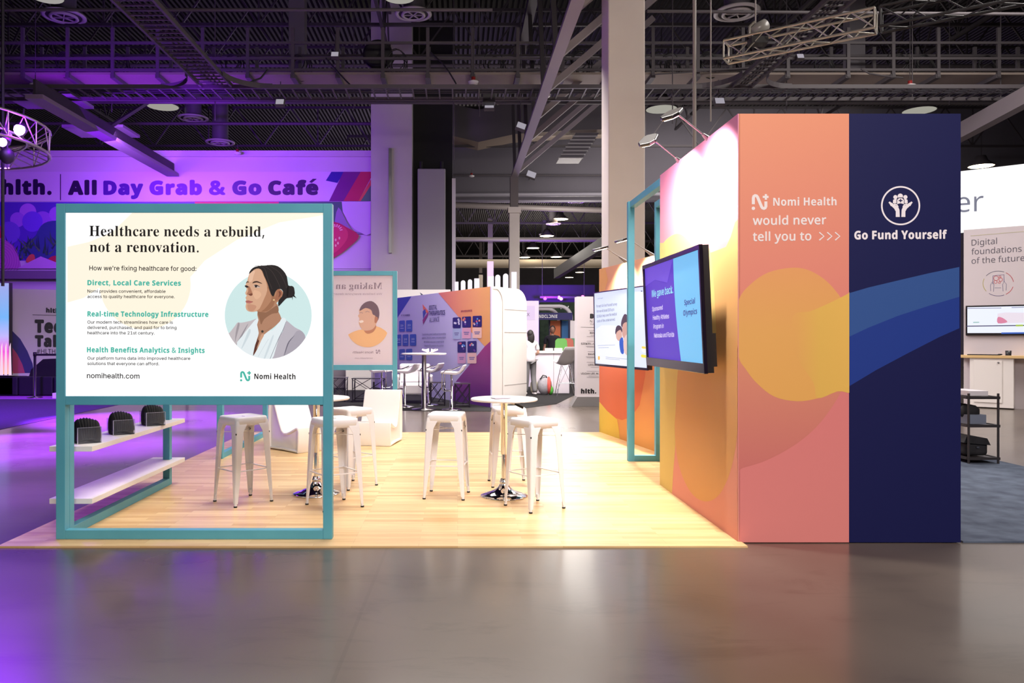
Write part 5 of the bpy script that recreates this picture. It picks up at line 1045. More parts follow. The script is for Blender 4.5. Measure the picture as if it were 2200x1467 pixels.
# ------------------------------------------------------------------ stand on the right with the lit banner
A = Vector((P(2040, 0, 16.6).x, 16.6, 0)); L_ = Vector((10.6, 16.3, 0)); R2 = Vector((11.48, 15.56, 0)); U_ = (R2-L_).normalized(); Nn_ = Vector((U_.y, -U_.x, 0))
if Nn_.y > 0: Nn_ = -Nn_
A = L_-U_*.6; B = L_+U_*4.2; z0_, z1_ = 3.72, 4.97
t = thing('booth_header', L_, 'brightly lit white header banner with grey letters er, top right', 'banner')
m = MB().use(em('lit_white_fabric', (255, 255, 255), 1.0)); o_ = -Nn_*.5
m.add([A+Vector((0, 0, z0_)), B+Vector((0, 0, z0_)), B+Vector((0, 0, z1_)), A+Vector((0, 0, z1_))]+[v+o_ for v in (A+Vector((0, 0, z0_)), B+Vector((0, 0, z0_)), B+Vector((0, 0, z1_)), A+Vector((0, 0, z1_)))], [(0, 1, 2, 3), (7, 6, 5, 4), (0, 4, 5, 1), (3, 2, 6, 7), (0, 3, 7, 4), (1, 5, 6, 2)]); fc = m.build('light_box', t)
cv = Canvas(L_, U_, Nn_, .002, .004)
def rq(a, b): return (2040+a/3.9625, 330+b/3.9625)
cv.text('er', rq(60, 500), rq(290, 488), 42, mat('grey_blue_letter', (120, 128, 150), .5), 'l'); cv.build('lettering', fc)
t = thing('exhibition_wall', L_, 'pale grey booth wall with Digital foundations lettering under the lit header', 'booth wall'); A3 = L_+U_*.12
m = MB().use(mat('pale_warm_wall', (206, 196, 200), .6)); Nb = Nn_*.0; vs = [A3, B, B+o_, A3+o_]; m.add(vs+[v+Vector((0, 0, z0_)) for v in vs], [(0, 1, 5, 4), (1, 2, 6, 5), (2, 3, 7, 6), (3, 0, 4, 7), (4, 5, 6, 7)]); wpn = m.build('wall_panel', t, weld=True)
cv = Canvas(L_, U_, Nn_, .001, .002); dg = mat('slate_ink', (92, 88, 100), .5)
for s_, a, b in (('Digital', (188, 783), (404, 768)), ('foundations', (186, 860), (614, 834)), ('of the future', (188, 938), (640, 912))): cv.text(s_, rq(*a), rq(*b), 12.5, dg, 'r')
cv.line([rq(180, 700), rq(900, 640)], .01, mat('gold_line', (190, 184, 150), .5), keep=True)
ov = [rq(*p) for p in circ(415, 1105, 130, 106, 48)]
for k0, k1, c in ((2, 8, (190, 70, 80)), (9, 17, (100, 90, 130)), (19, 27, (180, 170, 90)), (29, 39, (100, 100, 120)), (40, 47, (190, 80, 90))): cv.line(ov[k0:k1+1], .010, mat('icon_line', c, .5), keep=True)
cv.line([rq(*p) for p in ((370, 1110), (370, 1040), (464, 1030), (464, 1095))], .010, mat('icon_line', (90, 80, 130), .5), keep=True)
for x, y_, r in ((396, 1060, 20), (436, 1072, 15), (392, 1092, 13), (430, 1048, 8), (424, 1098, 8)): cv.line([rq(*p) for p in circ(x, y_, r, n=20)], .008, mat('icon_line', (196, 64, 70), .5), closed=True, keep=True)
for pts in ([(350, 1170), (348, 1120), (362, 1092), (378, 1110), (374, 1175)], [(456, 1172), (452, 1112), (466, 1088), (484, 1110), (482, 1165)], [(384, 1142), (440, 1142)]): cv.line([rq(*p) for p in pts], .008, mat('icon_line', (110, 110, 140), .5), keep=True)
cv.build('printed_graphic', wpn)
def onp(x, y_): # point on the wall plane
    C = Vector((0, 0, H)); d = Vector(((x-CX)/F, 1, -(y_-CY)/F)); k = (L_-C).dot(Nn_)/d.dot(Nn_); return C+d*k
sc1, sc2 = onp(2075.5, 657), onp(2300, 650); zb = onp(2075, 720.5).z
t = thing('wall_screen', sc1, 'black-framed screen showing a web page on the pale booth wall', 'screen')
def slab(mb, a, b, z0, z1, out, back=0): 
    a = Vector((a.x, a.y, 0)); b = Vector((b.x, b.y, 0)); f, g = Nn_*out, Nn_*back
    vs = [a+g, b+g, b+f, a+f]; return mb.add([v+Vector((0, 0, z0)) for v in vs]+[v+Vector((0, 0, z1)) for v in vs], [(0, 1, 2, 3), (7, 6, 5, 4), (3, 2, 6, 7), (0, 4, 5, 1), (0, 3, 7, 4), (1, 5, 6, 2)])
slab(MB().use(BLACKP), sc1, sc2, zb, sc1.z, .05).build('frame', t); scr = slab(MB().use(em('page_white', (226, 232, 250), 1)), sc1+U_*.03, sc2-U_*.03, zb+.05, sc1.z-.03, .055, .05).build('screen', t)
cv = Canvas(L_+Nn_*.055, U_, Nn_, .001, .002)
def sq2(a, b): return (2040+a/3.8625, 640+b/3.8625)
for a, b, w_, c in (((145, 86), (430, 84), .012, (120, 120, 150)), ((515, 80), (618, 76), .012, (110, 110, 140)), ((140, 234), (620, 228), .02, (70, 66, 96)), ((196, 203), (246, 202), .02, (150, 190, 180)), ((550, 229), (610, 228), .035, (190, 220, 80)), ((430, 292), (620, 290), .03, (60, 100, 190))): cv.line([sq2(*a), sq2(*b)], w_, em('page_print', c), keep=True)
cv.poly([sq2(*p) for p in ((398, 130), (460, 120), (620, 122), (620, 205), (400, 212))], em('page_print', (230, 220, 232))); cv.poly([sq2(*p) for p in ((400, 160), (440, 165), (480, 200), (402, 210))], em('page_print', (214, 130, 160)), sm=3); cv.build('web_page', scr)
t = thing('wood_counter', onp(2110, 765), 'shallow pale wood counter along the booth wall', 'counter'); k0 = onp(2064, 765)
slab(MB().use(mat('pale_oak', (214, 180, 126), .5)), k0, B, 1.03, 1.085, .30).build('worktop', t, bevel=.004)
c0 = onp(2087, 800); c1 = onp(2160, 800); c2 = c1+U_*.16
cb = thing('cabinet', (c0.x, c0.y, 0), 'white cabinet with one door below the pale wood counter', 'cabinet'); slab(MB().use(PW), c0, c2, .02, 1.03, .27).build('body', cb, bevel=.01)
dr = slab(MB().use(PW), onp(2096, 800), onp(2156, 800), .12, .98, .285, .27).build('door', cb, bevel=.004); hp = onp(2148, 778)+Nn_*.29; MB().use(STEEL).ball(hp, .02, 8).build('handle', dr)
hp = onp(2115, 762)+Nn_*.15; o = MB().use(BLACKP).box((hp.x, hp.y, 1.095), (.55, .2, .02), math.atan2(U_.y, U_.x)); tag(o.build('keyboard', bevel=.004), 'flat dark keyboard lying on the pale wood counter', 'keyboard')
hp = onp(2168, 760)+Nn_*.15; m = MB().use(BLACKP).lathe([(.05, 0), (.055, .1), (.048, .1), (.045, .01)], (hp.x, hp.y, 1.086), 14); tag(m.build('pen_cup'), 'dark mesh pen cup on the pale wood counter', 'cup')
hp = onp(2168, 760)+Nn_*.15-U_*.14; m = MB().use(BLACKP).ball((hp.x, hp.y, 1.105), .05, 10, (1, .7, .35)); tag(m.build('computer_mouse'), 'dark computer mouse left of the pen cup', 'computer mouse')
# shelf cart
x0, x1, y0, y1 = 5.89, 6.23, 8.85, 9.75; t = thing('shelf_cart', ((x0+x1)/2, (y0+y1)/2, .013), 'dark three-shelf wire cart on the blue carpet beside the navy panel', 'cart'); CM = mat('dark_cart_steel', (66, 62, 64), .45, .4)
for a in (x0, x1):
    for b in (y0, y1): MB().use(CM).tube((a, b, .013), (a, b, .82), .013, 10).build('post', t)
for z in (.785, .46, .085):
    m = MB().use(CM); m.b2((x0-.015, y0-.015, z-.03), (x1+.015, y0+.01, z)).b2((x0-.015, y1-.01, z-.03), (x1+.015, y1+.015, z)).b2((x0-.015, y0, z-.03), (x0+.01, y1, z)).b2((x1-.01, y0, z-.03), (x1+.015, y1, z)).b2((x0, y0, z-.016), (x1, y1, z-.008)); m.build('shelf', t)
tag(MB().use(mat('white_carton', (226, 222, 230), .6)).b2((5.93, 8.9, .787), (6.15, 9.3, .845)).build('flat_box', bevel=.003), 'flat white box on the cart\'s top shelf', 'box')
m = MB().use(ACR); h_ = thing('leaflet_holder', (6.02, 9.45, .786), 'clear leaflet holder packed with dark leaflets on the cart', 'holder')
m.prism([(-.06, 0), (.06, 0), (.12, .24), (-.12, .24)], (6.02, 9.5, .787), (1, 0, 0), (0, 0, 1), .12).build('holder_shell', h_)
for k in range(5): MB().use(mat('teal_leaflet' if k > 2 else 'plum_leaflet', (62, 110, 104) if k > 2 else (72, 52, 62), .6)).box((5.95+k*.035, 9.44, .92), (.008, .09, .20), 0, Matrix.Rotation(-.3+k*.15, 3, 'Y')).build('leaflet', h_)
BF = noise_mat('black_bag_fabric', (24, 23, 28), (38, 37, 42), 12, (.7, .8), .3)
b1 = thing('jacket_bundle', (6.05, 9.2, .462), 'ribbed black jacket bundle in a grey bin on the cart\'s middle shelf', 'bundle'); 
for k in range(7): MB().use(BF).ball((5.98, 8.98+k*.08, .60), .12, 10, (1.1, .42, .72)).build('fold', b1)
MB().use(mat('grey_bin', (120, 128, 146), .4)).b2((5.90, 8.89, .462), (6.12, 9.6, .57)).build('bin', b1)
b2_ = thing('camera_bag', (6.05, 9.2, .087), 'black flap bag on the cart\'s bottom shelf', 'bag'); MB().use(BF).b2((5.90, 8.92, .09), (6.17, 9.35, .25)).build('bag_body', b2_, bevel=.04, seg=3); MB().use(BF).prism([(-.16, .0), (.15, -.03), (.11, .05), (-.12, .09)], (6.03, 9.38, .245), (1, 0, 0), (0, 0, 1), .48).build('flap', b2_); MB().use(STEEL).b2((6.02, 8.905, .18), (6.05, 8.918, .20)).build('buckle', b2_)
# ------------------------------------------------------------------ columns
PALE = noise_mat('pale_cream_column', (214, 204, 194), (222, 212, 202), 1.2, (.7, .75))
def column(x, y, w_, z1, name, label, cap=None, up=None):
    BEIGE = globals()['BEIGE'] if y < 30 else PALE
    t = thing(name, (x, y, 0), label, 'column'); MB().use(BEIGE).b2((x-w_/2, y-w_/2, 0), (x+w_/2, y+w_/2, z1)).build('shaft', t, bevel=.02)
    if cap: MB().use(BEIGE).b2((x-w_*.62, y-w_*.62, z1), (x+w_*.62, y+w_*.62, z1+.2)).build('collar', t)
    if up: MB().use(mat('brown_steel', (100, 92, 92), .6)).b2((x-w_*.38, y-w_*.38, z1+.2), (x+w_*.38, y+w_*.38, up)).build('upper_shaft', t)
a, b = P(1307, 0, 13), P(1386, 0, 13); column((a.x+b.x)/2, 13+(b.x-a.x)/2, b.x-a.x, 13.5, 'building_column', 'broad beige column rising to the ceiling beside the printed tower')
column(P(1104.5, 0, 26.6).x, 26.6, .36, zf(458, 26.5), 'building_column', 'nearer pale column with a collar, behind the white rounded booth end', True, 7.0)
column(P(1053.5, 0, 62).x, 62.3, .52, zf(561, 62), 'building_column', 'thin cream column further back, left of the collared one', False, 11)
column(P(1033, 0, 78).x, 78.3, .40, zf(590, 78), 'building_column', 'thinnest brown column, farthest back in the dark hall', False, 11)
# ------------------------------------------------------------------ overhead steelwork
CT = noise_mat('catwalk_panel', (140, 126, 118), (156, 142, 132), .8, (.7, .8))
t = thing('catwalk', (0, 19.5, 7.9), 'long dark catwalk with railings crossing the whole ceiling', 'catwalk')
MB().use(CT).b2((-17, 19.15, 8.0), (18, 19.95, 8.06)).build('deck', t)
for yy in (19.1, 19.97):
    for z in (8.77, 8.38, 8.1): MB().use(GREYM).b2((-17, yy-.025, z-.03), (18, yy+.025, z+.03)).build('rail', t)
x = -16.8
while x < 18:
    m = MB().use(GREYM).b2((x-.04, 19.08, 7.92), (x+.04, 19.14, 9.15)).b2((x-.04, 19.96, 7.92), (x+.04, 20.02, 9.0)).b2((x-.06, 19.1, 7.9), (x+.06, 19.98, 8.0)); m.build('post', t); x += 1.12 if random.random() < .8 else 1.5
def tray(name, p0, p1, wd, z, pitch, label):
    """ladder cable tray between two plan points"""
    p0, p1 = Vector((*p0, z)), Vector((*p1, z)); d = (p1-p0).normalized(); s_ = Vector((-d.y, d.x, 0)); L_ = (p1-p0).length
    t = thing(name, (p0+p1)/2, label, 'cable tray', group='ladder cable trays under the ceiling')
    for k in (-1, 1): MB().use(GREYM).bar(p0+s_*k*wd/2, p1+s_*k*wd/2, .05, .09).build('side_rail', t)
    m = MB().use(GREYM); n_ = int(L_/pitch)
    for i in range(n_): c = p0+d*(i+.5)*pitch; m.bar(c-s_*wd/2, c+s_*wd/2, .035, .03)
    tag(m.build('rungs', t), kind='stuff'); m = MB().use(mat('grey_cable', (60, 56, 64), .6))
    for k in range(3): m.tube(p0+s_*(-.2+.15*k)*wd+Vector((0, 0, .03)), p1+s_*(-.2+.15*k)*wd+Vector((0, 0, .03)), .02, 5)
    m.build('cables', t)
tray('cable_tray', (-15, 18.7), (17, 18.7), .95, 7.4, .32, 'long ladder cable tray running left to right below the catwalk')
tray('cable_tray', (-5.72, 12), (-5.72, 18.4), .72, 7.42, .21, 'ladder cable tray running away from the camera at upper left')
tray('cable_tray', (6.75, 12), (6.75, 18.4), .46, 7.42, .24, 'ladder cable tray running away above the printed tower')
def pipe(a, b, r, label, m=None): return tag(MB().use(m or GREYM).tube(a, b, r, 8).build('ceiling_pipe'), label, 'pipe', 'pipes under the ceiling')
pipe(P(-200, 21, 16), P(1058, 21, 16), .035, 'thin pipe crossing the very top left of the ceiling')
pipe(P(1390, 24, 16), P(2400, 32, 16), .035, 'thin pipe crossing the very top right of the ceiling')
pipe(P(-200, 219, 22), P(2300, 222, 22), .05, 'pipe running left to right just below the long cable tray')
pipe(P(-200, 140, 24), P(2300, 142, 24), .06, 'pipe seen through the catwalk railings')
pipe(P(-200, 265, 27), P(880, 266, 27), .06, 'pipe above the far banner wall, left half')
pipe(P(960, 376, 33.8), P(1310, 377, 33.8), .035, 'thin conduit crossing the grey bulkhead')
pipe(P(965, 419, 33.5), P(1700, 416, 33.5), .09, 'thick pale pipe along the foot of the grey bulkhead', mat('pale_pipe', (150, 146, 156), .5))
pipe(P(975, 514, 58), P(1320, 515, 58), .16, 'thick pipe in the far hall, below the lamps')
pipe(P(975, 566, 75), P(1320, 566, 75), .42, 'broad cream pipe far back in the hall', mat('cream_pipe', (170, 158, 140), .6))
pipe(P(975, 440, 40), P(1320, 452, 40), .16, 'pale duct pipe just beyond the bulkhead', mat('duller_pipe', (120, 112, 112), .5))
def truss(a, b, h_, n_, label, r=.05, m_=None, name='roof_truss', group='dark roof trusses'):
    a, b = Vector(a), Vector(b); m_ = m_ or DARKM; t = thing(name, (a+b)/2, label, 'truss', group=group); up = Vector((0, 0, h_))
    MB().use(m_).bar(a, b, r*1.8).build('bottom_chord', t); MB().use(m_).bar(a+up, b+up, r*1.8).build('top_chord', t); m = MB().use(m_)
    for i in range(n_):
        p, q_, c = a.lerp(b, i/n_), a.lerp(b, (i+1)/n_), a.lerp(b, (i+.5)/n_)
        m.bar(p, c+up, r).bar(c+up, q_, r)
        if i % 2 == 0: m.bar(p, p+up, r)
    m.build('web', t)
places = ['just behind the catwalk', 'second behind the catwalk', 'third behind the catwalk', 'fourth behind the catwalk, near the bulkhead']
for i, (y, z) in enumerate(((22.5, 10.6), (25.5, 10.7), (28.5, 10.6), (32, 9.4))): truss((-24, y, z), (26, y, z), 1.6, 22, 'dark roof truss crossing the hall, '+places[i])
for i, (y, l) in enumerate(((42, 'nearest'), (52, 'second'), (62, 'third'), (74, 'fourth'), (88, 'fifth'), (104, 'last'))): truss((-6, y, 10.6), (30, y, 10.6), 1.8, 16, 'dark truss in the far hall beyond the bulkhead, '+l+' one', .08)
for i, (x, l) in enumerate(((-14.5, 'at the far left'), (-2.2, 'left of the steel beam'), (9.5, 'above the tower'), (15, 'at the right edge'))): truss((x, 16, 10.5), (x, 33.5, 10.5), 1.5, 10, 'roof truss running away from the camera '+l)
# leading steel beam with braces
t = thing('roof_beam', (1.97, 19, 7.0), 'pale steel roof beam running away toward the collared column', 'beam'); PB = mat('pale_beam_paint', (136, 126, 130), .6)
MB().use(PB).b2((1.86, 11.5, 6.98), (2.09, 26.5, 7.06)).build('lower_flange', t); MB().use(PB).b2((1.96, 11.5, 7.06), (1.99, 26.5, 7.3)).build('web_plate', t)
MB().use(DARKM).b2((1.85, 11.5, 10.2), (2.1, 26.5, 10.4)).build('upper_flange', t)
for i in range(7): y = 13.2+i*2.2; MB().use(PB).bar((2.05, y, 7.12), (5.0, y-.2, 9.6), .11, .14).build('brace', t); MB().use(DARKM).bar((1.97, y, 7.2), (1.97, y+1.1, 10.2), .10).build('web_post', t)
t = thing('roof_beam', (-9.4, 20, 6.9), 'broad lilac-lit beam running away above the far banner wall', 'beam'); MB().use(mat('lilac_beam', (150, 136, 150), .7)).b2((-9.8, 17.4, 6.86), (-9.4, 25.9, 6.96)).build('lower_flange', t); MB().use(DARKM).b2((-9.62, 17.4, 6.96), (-9.56, 25.9, 7.3)).build('web', t)
for a in (0, 1): MB().use(mat('lilac_beam', (150, 136, 150), .7)).b2((-11.6+a*.0, 19.5+a*3, 7.6), (-9.8, 20.7+a*3, 7.68)).build('side_panel', t)
MB().use(GREYM).bar(P(215, 286, 21), P(330, 212, 24), .09).build('brace', t)
t = thing('roof_beam', (14, 30, 7.4), 'pale sloping beam behind the navy panel at right', 'beam'); MB().use(PB).bar(P(2050, 292, 20), P(2260, 178, 17), .26, .4).build('flange', t)
t = thing('roof_beam', P(1230, 560, 30), 'dark beam slanting down behind the beige column', 'beam'); MB().use(DARKM).bar(P(1195, 588, 40), P(1310, 515, 30), .25, .5).build('flange', t)
# ducts
t = thing('air_duct', P(1150, 260, 30), 'big angular galvanised air duct left of the beige column', 'air duct')
DB = mat('duct_underside_lit', (176, 160, 146), .6)  # lit underside: the light is put into this paler duct colour
ch = [(965, 290, 31.5), (1028, 305, 31), (1105, 288, 30.4), (1175, 283, 30.1), (1240, 279, 30), (1330, 277, 30)]
for i in range(len(ch)-1):
    a, b = P(*ch[i]), P(*ch[i+1]); hh = 1.3; vs = []
    for p in (a, b): vs += [p, p+Vector((0, 1.4, 0)), p+Vector((0, 1.4, hh)), p+Vector((0, 0, hh))]
    m = MB().use(GALV); m.add(vs, [(0, 3, 7, 4), (3, 2, 6, 7), (1, 5, 6, 2), (0, 1, 2, 3), (4, 7, 6, 5)]); m.use(DB).add(vs, [(0, 4, 5, 1)]); m.build('duct_section', t)
a = P(1262, 285, 29.8); MB().use(GALV).add([a+Vector(v) for v in ((-.45, 0, 0), (.45, 0, 0), (.45, .9, 0), (-.45, .9, 0), (-1.1, 0, -1.0), (-.2, 0, -1.0), (-.2, .9, -1.0), (-1.1, .9, -1.0))], [(0, 1, 5, 4), (1, 2, 6, 5), (2, 3, 7, 6), (3, 0, 4, 7), (4, 5, 6, 7)]).build('drop_section', t)
for k in range(7): z = -.14*(k+1); xx = -.65*(k+1)/7; MB().use(mat('duct_rib', (200, 196, 200), .4)).b2(a+Vector((-.48+xx, -.03, z-.025)), a+Vector((.48+xx, .0, z+.025))).build('rib', t)
# round ceiling diffusers
def diffuser(c, R_, hh, label):
    t = thing('ceiling_diffuser', c, label, 'air diffuser', group='round air diffusers under the ceiling'); DG = mat('diffuser_paint', (206, 198, 198), .5)
    MB().use(DG).lathe([(R_*.55, .22*R_), (R_*.8, .12*R_), (R_, .1*R_), (R_*1.0, .04*R_), (R_*.86, 0), (R_*.80, .04*R_)], c, 36).build('outer_ring', t)
    MB().use(DG).lathe([(R_*.62, .08*R_), (R_*.66, -.02*R_), (R_*.56, -.06*R_), (R_*.50, .0)], c, 30).build('inner_ring', t)
    m = MB().use(DARKM).lathe([(0, .06*R_), (R_*.8, .06*R_)], c, 24); m.build('backing', t); m = MB().use(DG)
    for k in range(6): a = k*math.pi/3; m.bar(Vector(c), Vector(c)+Vector((R_*.5*math.cos(a), R_*.5*math.sin(a), 0)), .05*R_)
    m.build('spokes', t); MB().use(GALV).lathe([(R_*.55, .2*R_), (R_*.55, hh)], c, 24).build('duct_stub', t)
for x, y, d, R_, l in ((137, 38, 22, .6, 'large round diffuser at the top left corner'), (888, 33, 22, .53, 'large round diffuser at top centre, left of the steel beam'), (1583, 30, 20, .58, 'large round diffuser above the lighting truss'), (415, 256, 30, .58, 'round diffuser above the far banner wall, left of the long duct stub'), (473, 308, 31, .58, 'round diffuser on a long duct stub just above the banner wall'), (928, 308, 30, .50, 'lower of the two round diffusers beside the pale pilaster'), (925, 248, 32, .55, 'upper of the two round diffusers beside the pale pilaster'), (1238, 435, 46, .5, 'round diffuser next to the nearest bright far-hall lamp'), (1189, 482, 56, .55, 'round diffuser next to the second far-hall lamp'), (1170, 504, 66, .5, 'small round diffuser deep in the far hall'), (2143, 348, 36, .62, 'round diffuser above the lit white header')): diffuser(P(x, y, d), R_, 2.6 if y in (308, 348) else 1.2, l)
for x, w_, l in ((473, 30, ''), ): pass
# high bay lamps
HB = mat('high_bay_lamp_glass', (255, 236, 196), .4, emit=14); HBD = mat('high_bay_lamp_glass_dim', (206, 204, 190), .4, emit=.55)
def bay(p, r, lit, label):
    t = thing('high_bay_light', p, label, 'lamp', group='high bay lamps'); p = Vector(p)
    MB().use(GREYM).lathe([(0, r*.9), (r*.35, r*.9), (r*.5, r*.5), (r, .03), (r, 0)], p, 20).build('housing', t); MB().use(HB if lit else HBD).lathe([(0, -.01), (r*.95, 0)], p, 20).build('lens', t)
    MB().use(DARKM).tube(p+Vector((0, 0, r*.9)), (p.x, p.y, 13.52), .02, 5).build('hanger', t)
for i, (x, y, d) in enumerate(((1244, 424, 47), (1203, 471, 56), (1175, 507, 65), (1145, 533, 74), (1195, 552, 82), (1263, 572, 93), (1246, 585, 102), (1223, 596, 111), (1127, 553, 83))):
    bay(P(x, y, d), .62, True, ('nearest bright lamp of the far hall row', 'second bright lamp of the far hall row', 'third bright lamp of the far hall row', 'fourth lamp of the far hall row, low and left', 'fifth lamp, lone oval right of the collared column', 'sixth lamp, near the beige column', 'seventh lamp, small one near the beige column', 'last and smallest lamp of the far hall row', 'small lamp tucked beside the collared column')[i])
bay(P(1298, 351, 36), .2, True, 'small bright lamp touching the left side of the beige column'); bay(P(2108, 357, 33), .5, True, 'bright warm lamp above the lit white header')
for x, y, l in ((350, 229, 'left lamp of the row above the banner wall'), (893, 227, 'lamp above the pale pilaster'), (1421, 235, 'lamp just right of the beige column'), (1975, 238, 'lamp above the navy panel'), (100, -6, 'lamp at the very top left corner'), (858, -6, 'lamp at the top edge, centre left')): bay(P(x, y, 30 if y > 0 else 20.8), .62 if y > 0 else .45, False, l)
# right lighting truss
def box_truss(a, b, w_, n_, label, m_):
    a, b = Vector(a), Vector(b); d = (b-a).normalized(); s_ = d.cross(Vector((0, 0, 1))).normalized()*w_/2; u = Vector((0, 0, w_/2)); t = thing('lighting_truss', (a+b)/2, label, 'truss')
    cs = [s_+u, s_-u, -s_-u, -s_+u]
    for c in cs: MB().use(m_).tube(a+c, b+c, .022, 8).build('chord', t)
    m = MB().use(m_)
    for i in range(n_):
        p, q_ = a.lerp(b, i/n_), a.lerp(b, (i+1)/n_)
        for k in range(4):
            c, e = cs[k], cs[(k+1) % 4]; 
            if i % 2: c, e = e, c
            m.tube(p+c, q_+e, .011, 6)
    for p in (a, b):
        for k in range(4): m.tube(p+cs[k], p+cs[(k+1) % 4], .016, 6)
    m.build('lattice', t); return t
TA, TBp, TC_ = Vector((4.37, 12.5, 6.1)), Vector((6.15, 11.3, 6.12)), Vector((10.2, 8.6, 6.15)); AL = mat('truss_aluminium', (196, 190, 178), .3, .7); AK = mat('truss_black', (44, 42, 44), .5)
box_truss(TA, TBp, .29, 7, 'aluminium box truss hanging at upper right', AL); box_truss(TBp+Vector((.06, -.04, 0)), TC_, .29, 14, 'black continuation of the hanging truss toward the right edge', AK)
pm = P(1628, 66, 12.2); t = thing('moving_head_light', pm, 'moving head stage light standing on the aluminium truss', 'stage light')
MB().use(AK).box(pm+Vector((0, 0, -.17)), (.26, .2, .1)).build('base', t); MB().use(AL).path([pm+Vector((-.13, 0, -.1)), pm+Vector((-.13, 0, .06)), pm+Vector((-.05, 0, .14))], .025, 8).build('yoke', t); MB().use(mat('lamp_grey', (150, 146, 140), .3)).lathe([(0, -.14), (.08, -.13), (.1, 0), (.09, .12), (.0, .14)], pm+Vector((.03, 0, .04)), 16, Matrix.Rotation(1.0, 3, 'Y')).build('lamp_head', t)
for x, d in ((1492, 12.5), (1527, 12.6), (1623, 12.2)): tag(MB().use(mat('steel_rope', (150, 142, 136), .5)).tube(P(x, 0, d)+Vector((0, 0, 3)), (P(x, 0, d).x, d, 6.2 if x == 1623 else 2.6 if x == 1492 else 5.0), .012 if x != 1492 else .03, 6).build('hanging_cable'), {1492: 'thick cable hanging behind the printed tower', 1527: 'thin cable hanging behind the printed tower', 1623: 'cable holding up the aluminium truss'}[x], 'cable')
# round truss with violet stage lamps at left
c0 = Vector((-8.55, 12.4, 0)); t = thing('lighting_truss', c0+Vector((0, 0, 4.6)), 'round truss ring with violet stage lamps at the left edge', 'truss'); R_ = 1.75
ring = lambda R2_, z: [c0+Vector((R2_*math.cos(2*math.pi*k/36), R2_*math.sin(2*math.pi*k/36), z)) for k in range(36)]
for R2_, z in ((R_, 4.95), (R_, 4.55), (R_-.35, 4.75)): MB().use(AL).path(ring(R2_, z), .022, 8, closed=True).build('ring_chord', t)
m = MB().use(AL); ra, rb, rc = ring(R_, 4.95), ring(R_, 4.55), ring(R_-.35, 4.75)
for k in range(36): m.tube(ra[k], rb[(k+1) % 36] if k % 2 else rb[k], .011, 5); m.tube(rb[k], rc[(k+1) % 36], .010, 5); m.tube(ra[k], rc[(k+1) % 36], .010, 5)
m.build('lattice', t)
for i, (x, y, d, l) in enumerate(((44, 277, 12.3, 'bright violet stage lamp on the round truss'), (8, 304, 12.0, 'second violet stage lamp, lower on the round truss'))):
    p = P(x, y, d); s_ = thing('stage_light', p, l, 'stage light', group='violet stage lamps on the round truss'); MB().use(AK).lathe([(0, .16), (.08, .16), (.1, .0)], p, 14, Matrix.Rotation(-.5, 3, 'X')).build('housing', s_); MB().use(mat('violet_lens', (176, 120, 255), .3, emit=22)).ball(p+Vector((0, -.03, -.02)), .095 if i == 0 else .07, 12, (1, .5, 1)).build('lens', s_); MB().use(AK).tube(p+Vector((0, .05, .1)), p+Vector((0, .1, .35)), .015).build('clamp', s_)
light('POINT', 'violet_lamp_glow', P(44, 277, 12.0), 60, BLUEV, size=.1)
p = P(15, 335, 12.2); s_ = thing('stage_light', p, 'unlit dark stage lamp hanging under the round truss', 'stage light'); MB().use(AK).ball(p, .11, 12, (1, 1, 1.2)).build('lamp_head', s_); MB().use(AK).tube(p+Vector((0, 0, .1)), p+Vector((0, 0, .6)), .02).build('clamp', s_)
tag(MB().use(AK).tube((P(6, 0, 12.6).x, 12.6, 2.3), (P(6, 0, 12.6).x, 12.6, 9), .025, 6).build('hanging_cable'), 'dark cable hanging at the left edge by the glowing screen', 'cable')
for x, y_ in ((1171, 641), (1201, 639), (1205.5, 641.5), (1239, 641.5), (1252, 638)): pass
bar_ = thing('lamp_truss', P(1210, 634, 59.3), 'thin black lamp bar above the far stage', 'truss'); MB().use(AK).bar(P(1160, 638.5, 59.0), P(1262, 638.5, 59.0), .16).build('bar', bar_); MB().use(AK).tube(P(1165, 637, 59.1), P(1165, 637, 59.1)+Vector((0, 0, 9)), .02).tube(P(1255, 634, 59.1), P(1255, 634, 59.1)+Vector((0, 0, 9)), .02).build('hanger', bar_)
# cable coils, rods and flex on the catwalk
for i, x in enumerate((135, 250, 420, 495, 640, 812, 850, 1060, 1215, 1245, 1415, 1440, 1520, 1600, 1770, 1930, 1985, 2120)):
    y = 19.3+.25*(i % 3); p = P(x, 128+6*(i % 3), y); m = MB().use(AK)
    for k in range(4): r = .17+.03*((i+k) % 4); m.path([p+Vector((r*math.cos(a)+.03*k, .02*k+.03*math.sin(3*a), r*1.15*math.sin(a)-.05*k)) for a in [2*math.pi*j/16 for j in range(16)]], .014, 5, closed=True)
    tag(m.build('cable_coil'), 'black cable coil on the catwalk '+('at the far left', 'left of the slanting cable tray', 'right of the slanting cable tray', 'above the left lamp', 'left of the purple wall end', 'beside the round black fan', 'right of the round black fan', 'left of the steel beam', 'right of the steel beam', 'touching the beige column on its left', 'just right of the beige column', 'second right of the beige column', 'under the left end of the aluminium truss', 'under the middle of the aluminium truss', 'left above the tower lettering panel', 'above the navy panel', 'above the right edge of the navy panel', 'at the far right')[i], 'cable coil', 'cable coils on the catwalk')
p = P(812, 118, 19.6); tag(MB().use(AK).lathe([(0, -.1), (.36, -.1), (.38, -.05), (.38, .06), (.30, .1), (0, .04)], p, 24, Matrix.Rotation(1.5, 3, 'X')).build('round_fan'), 'round black fan drum on the catwalk, left of centre', 'fan')
rod_i = 0
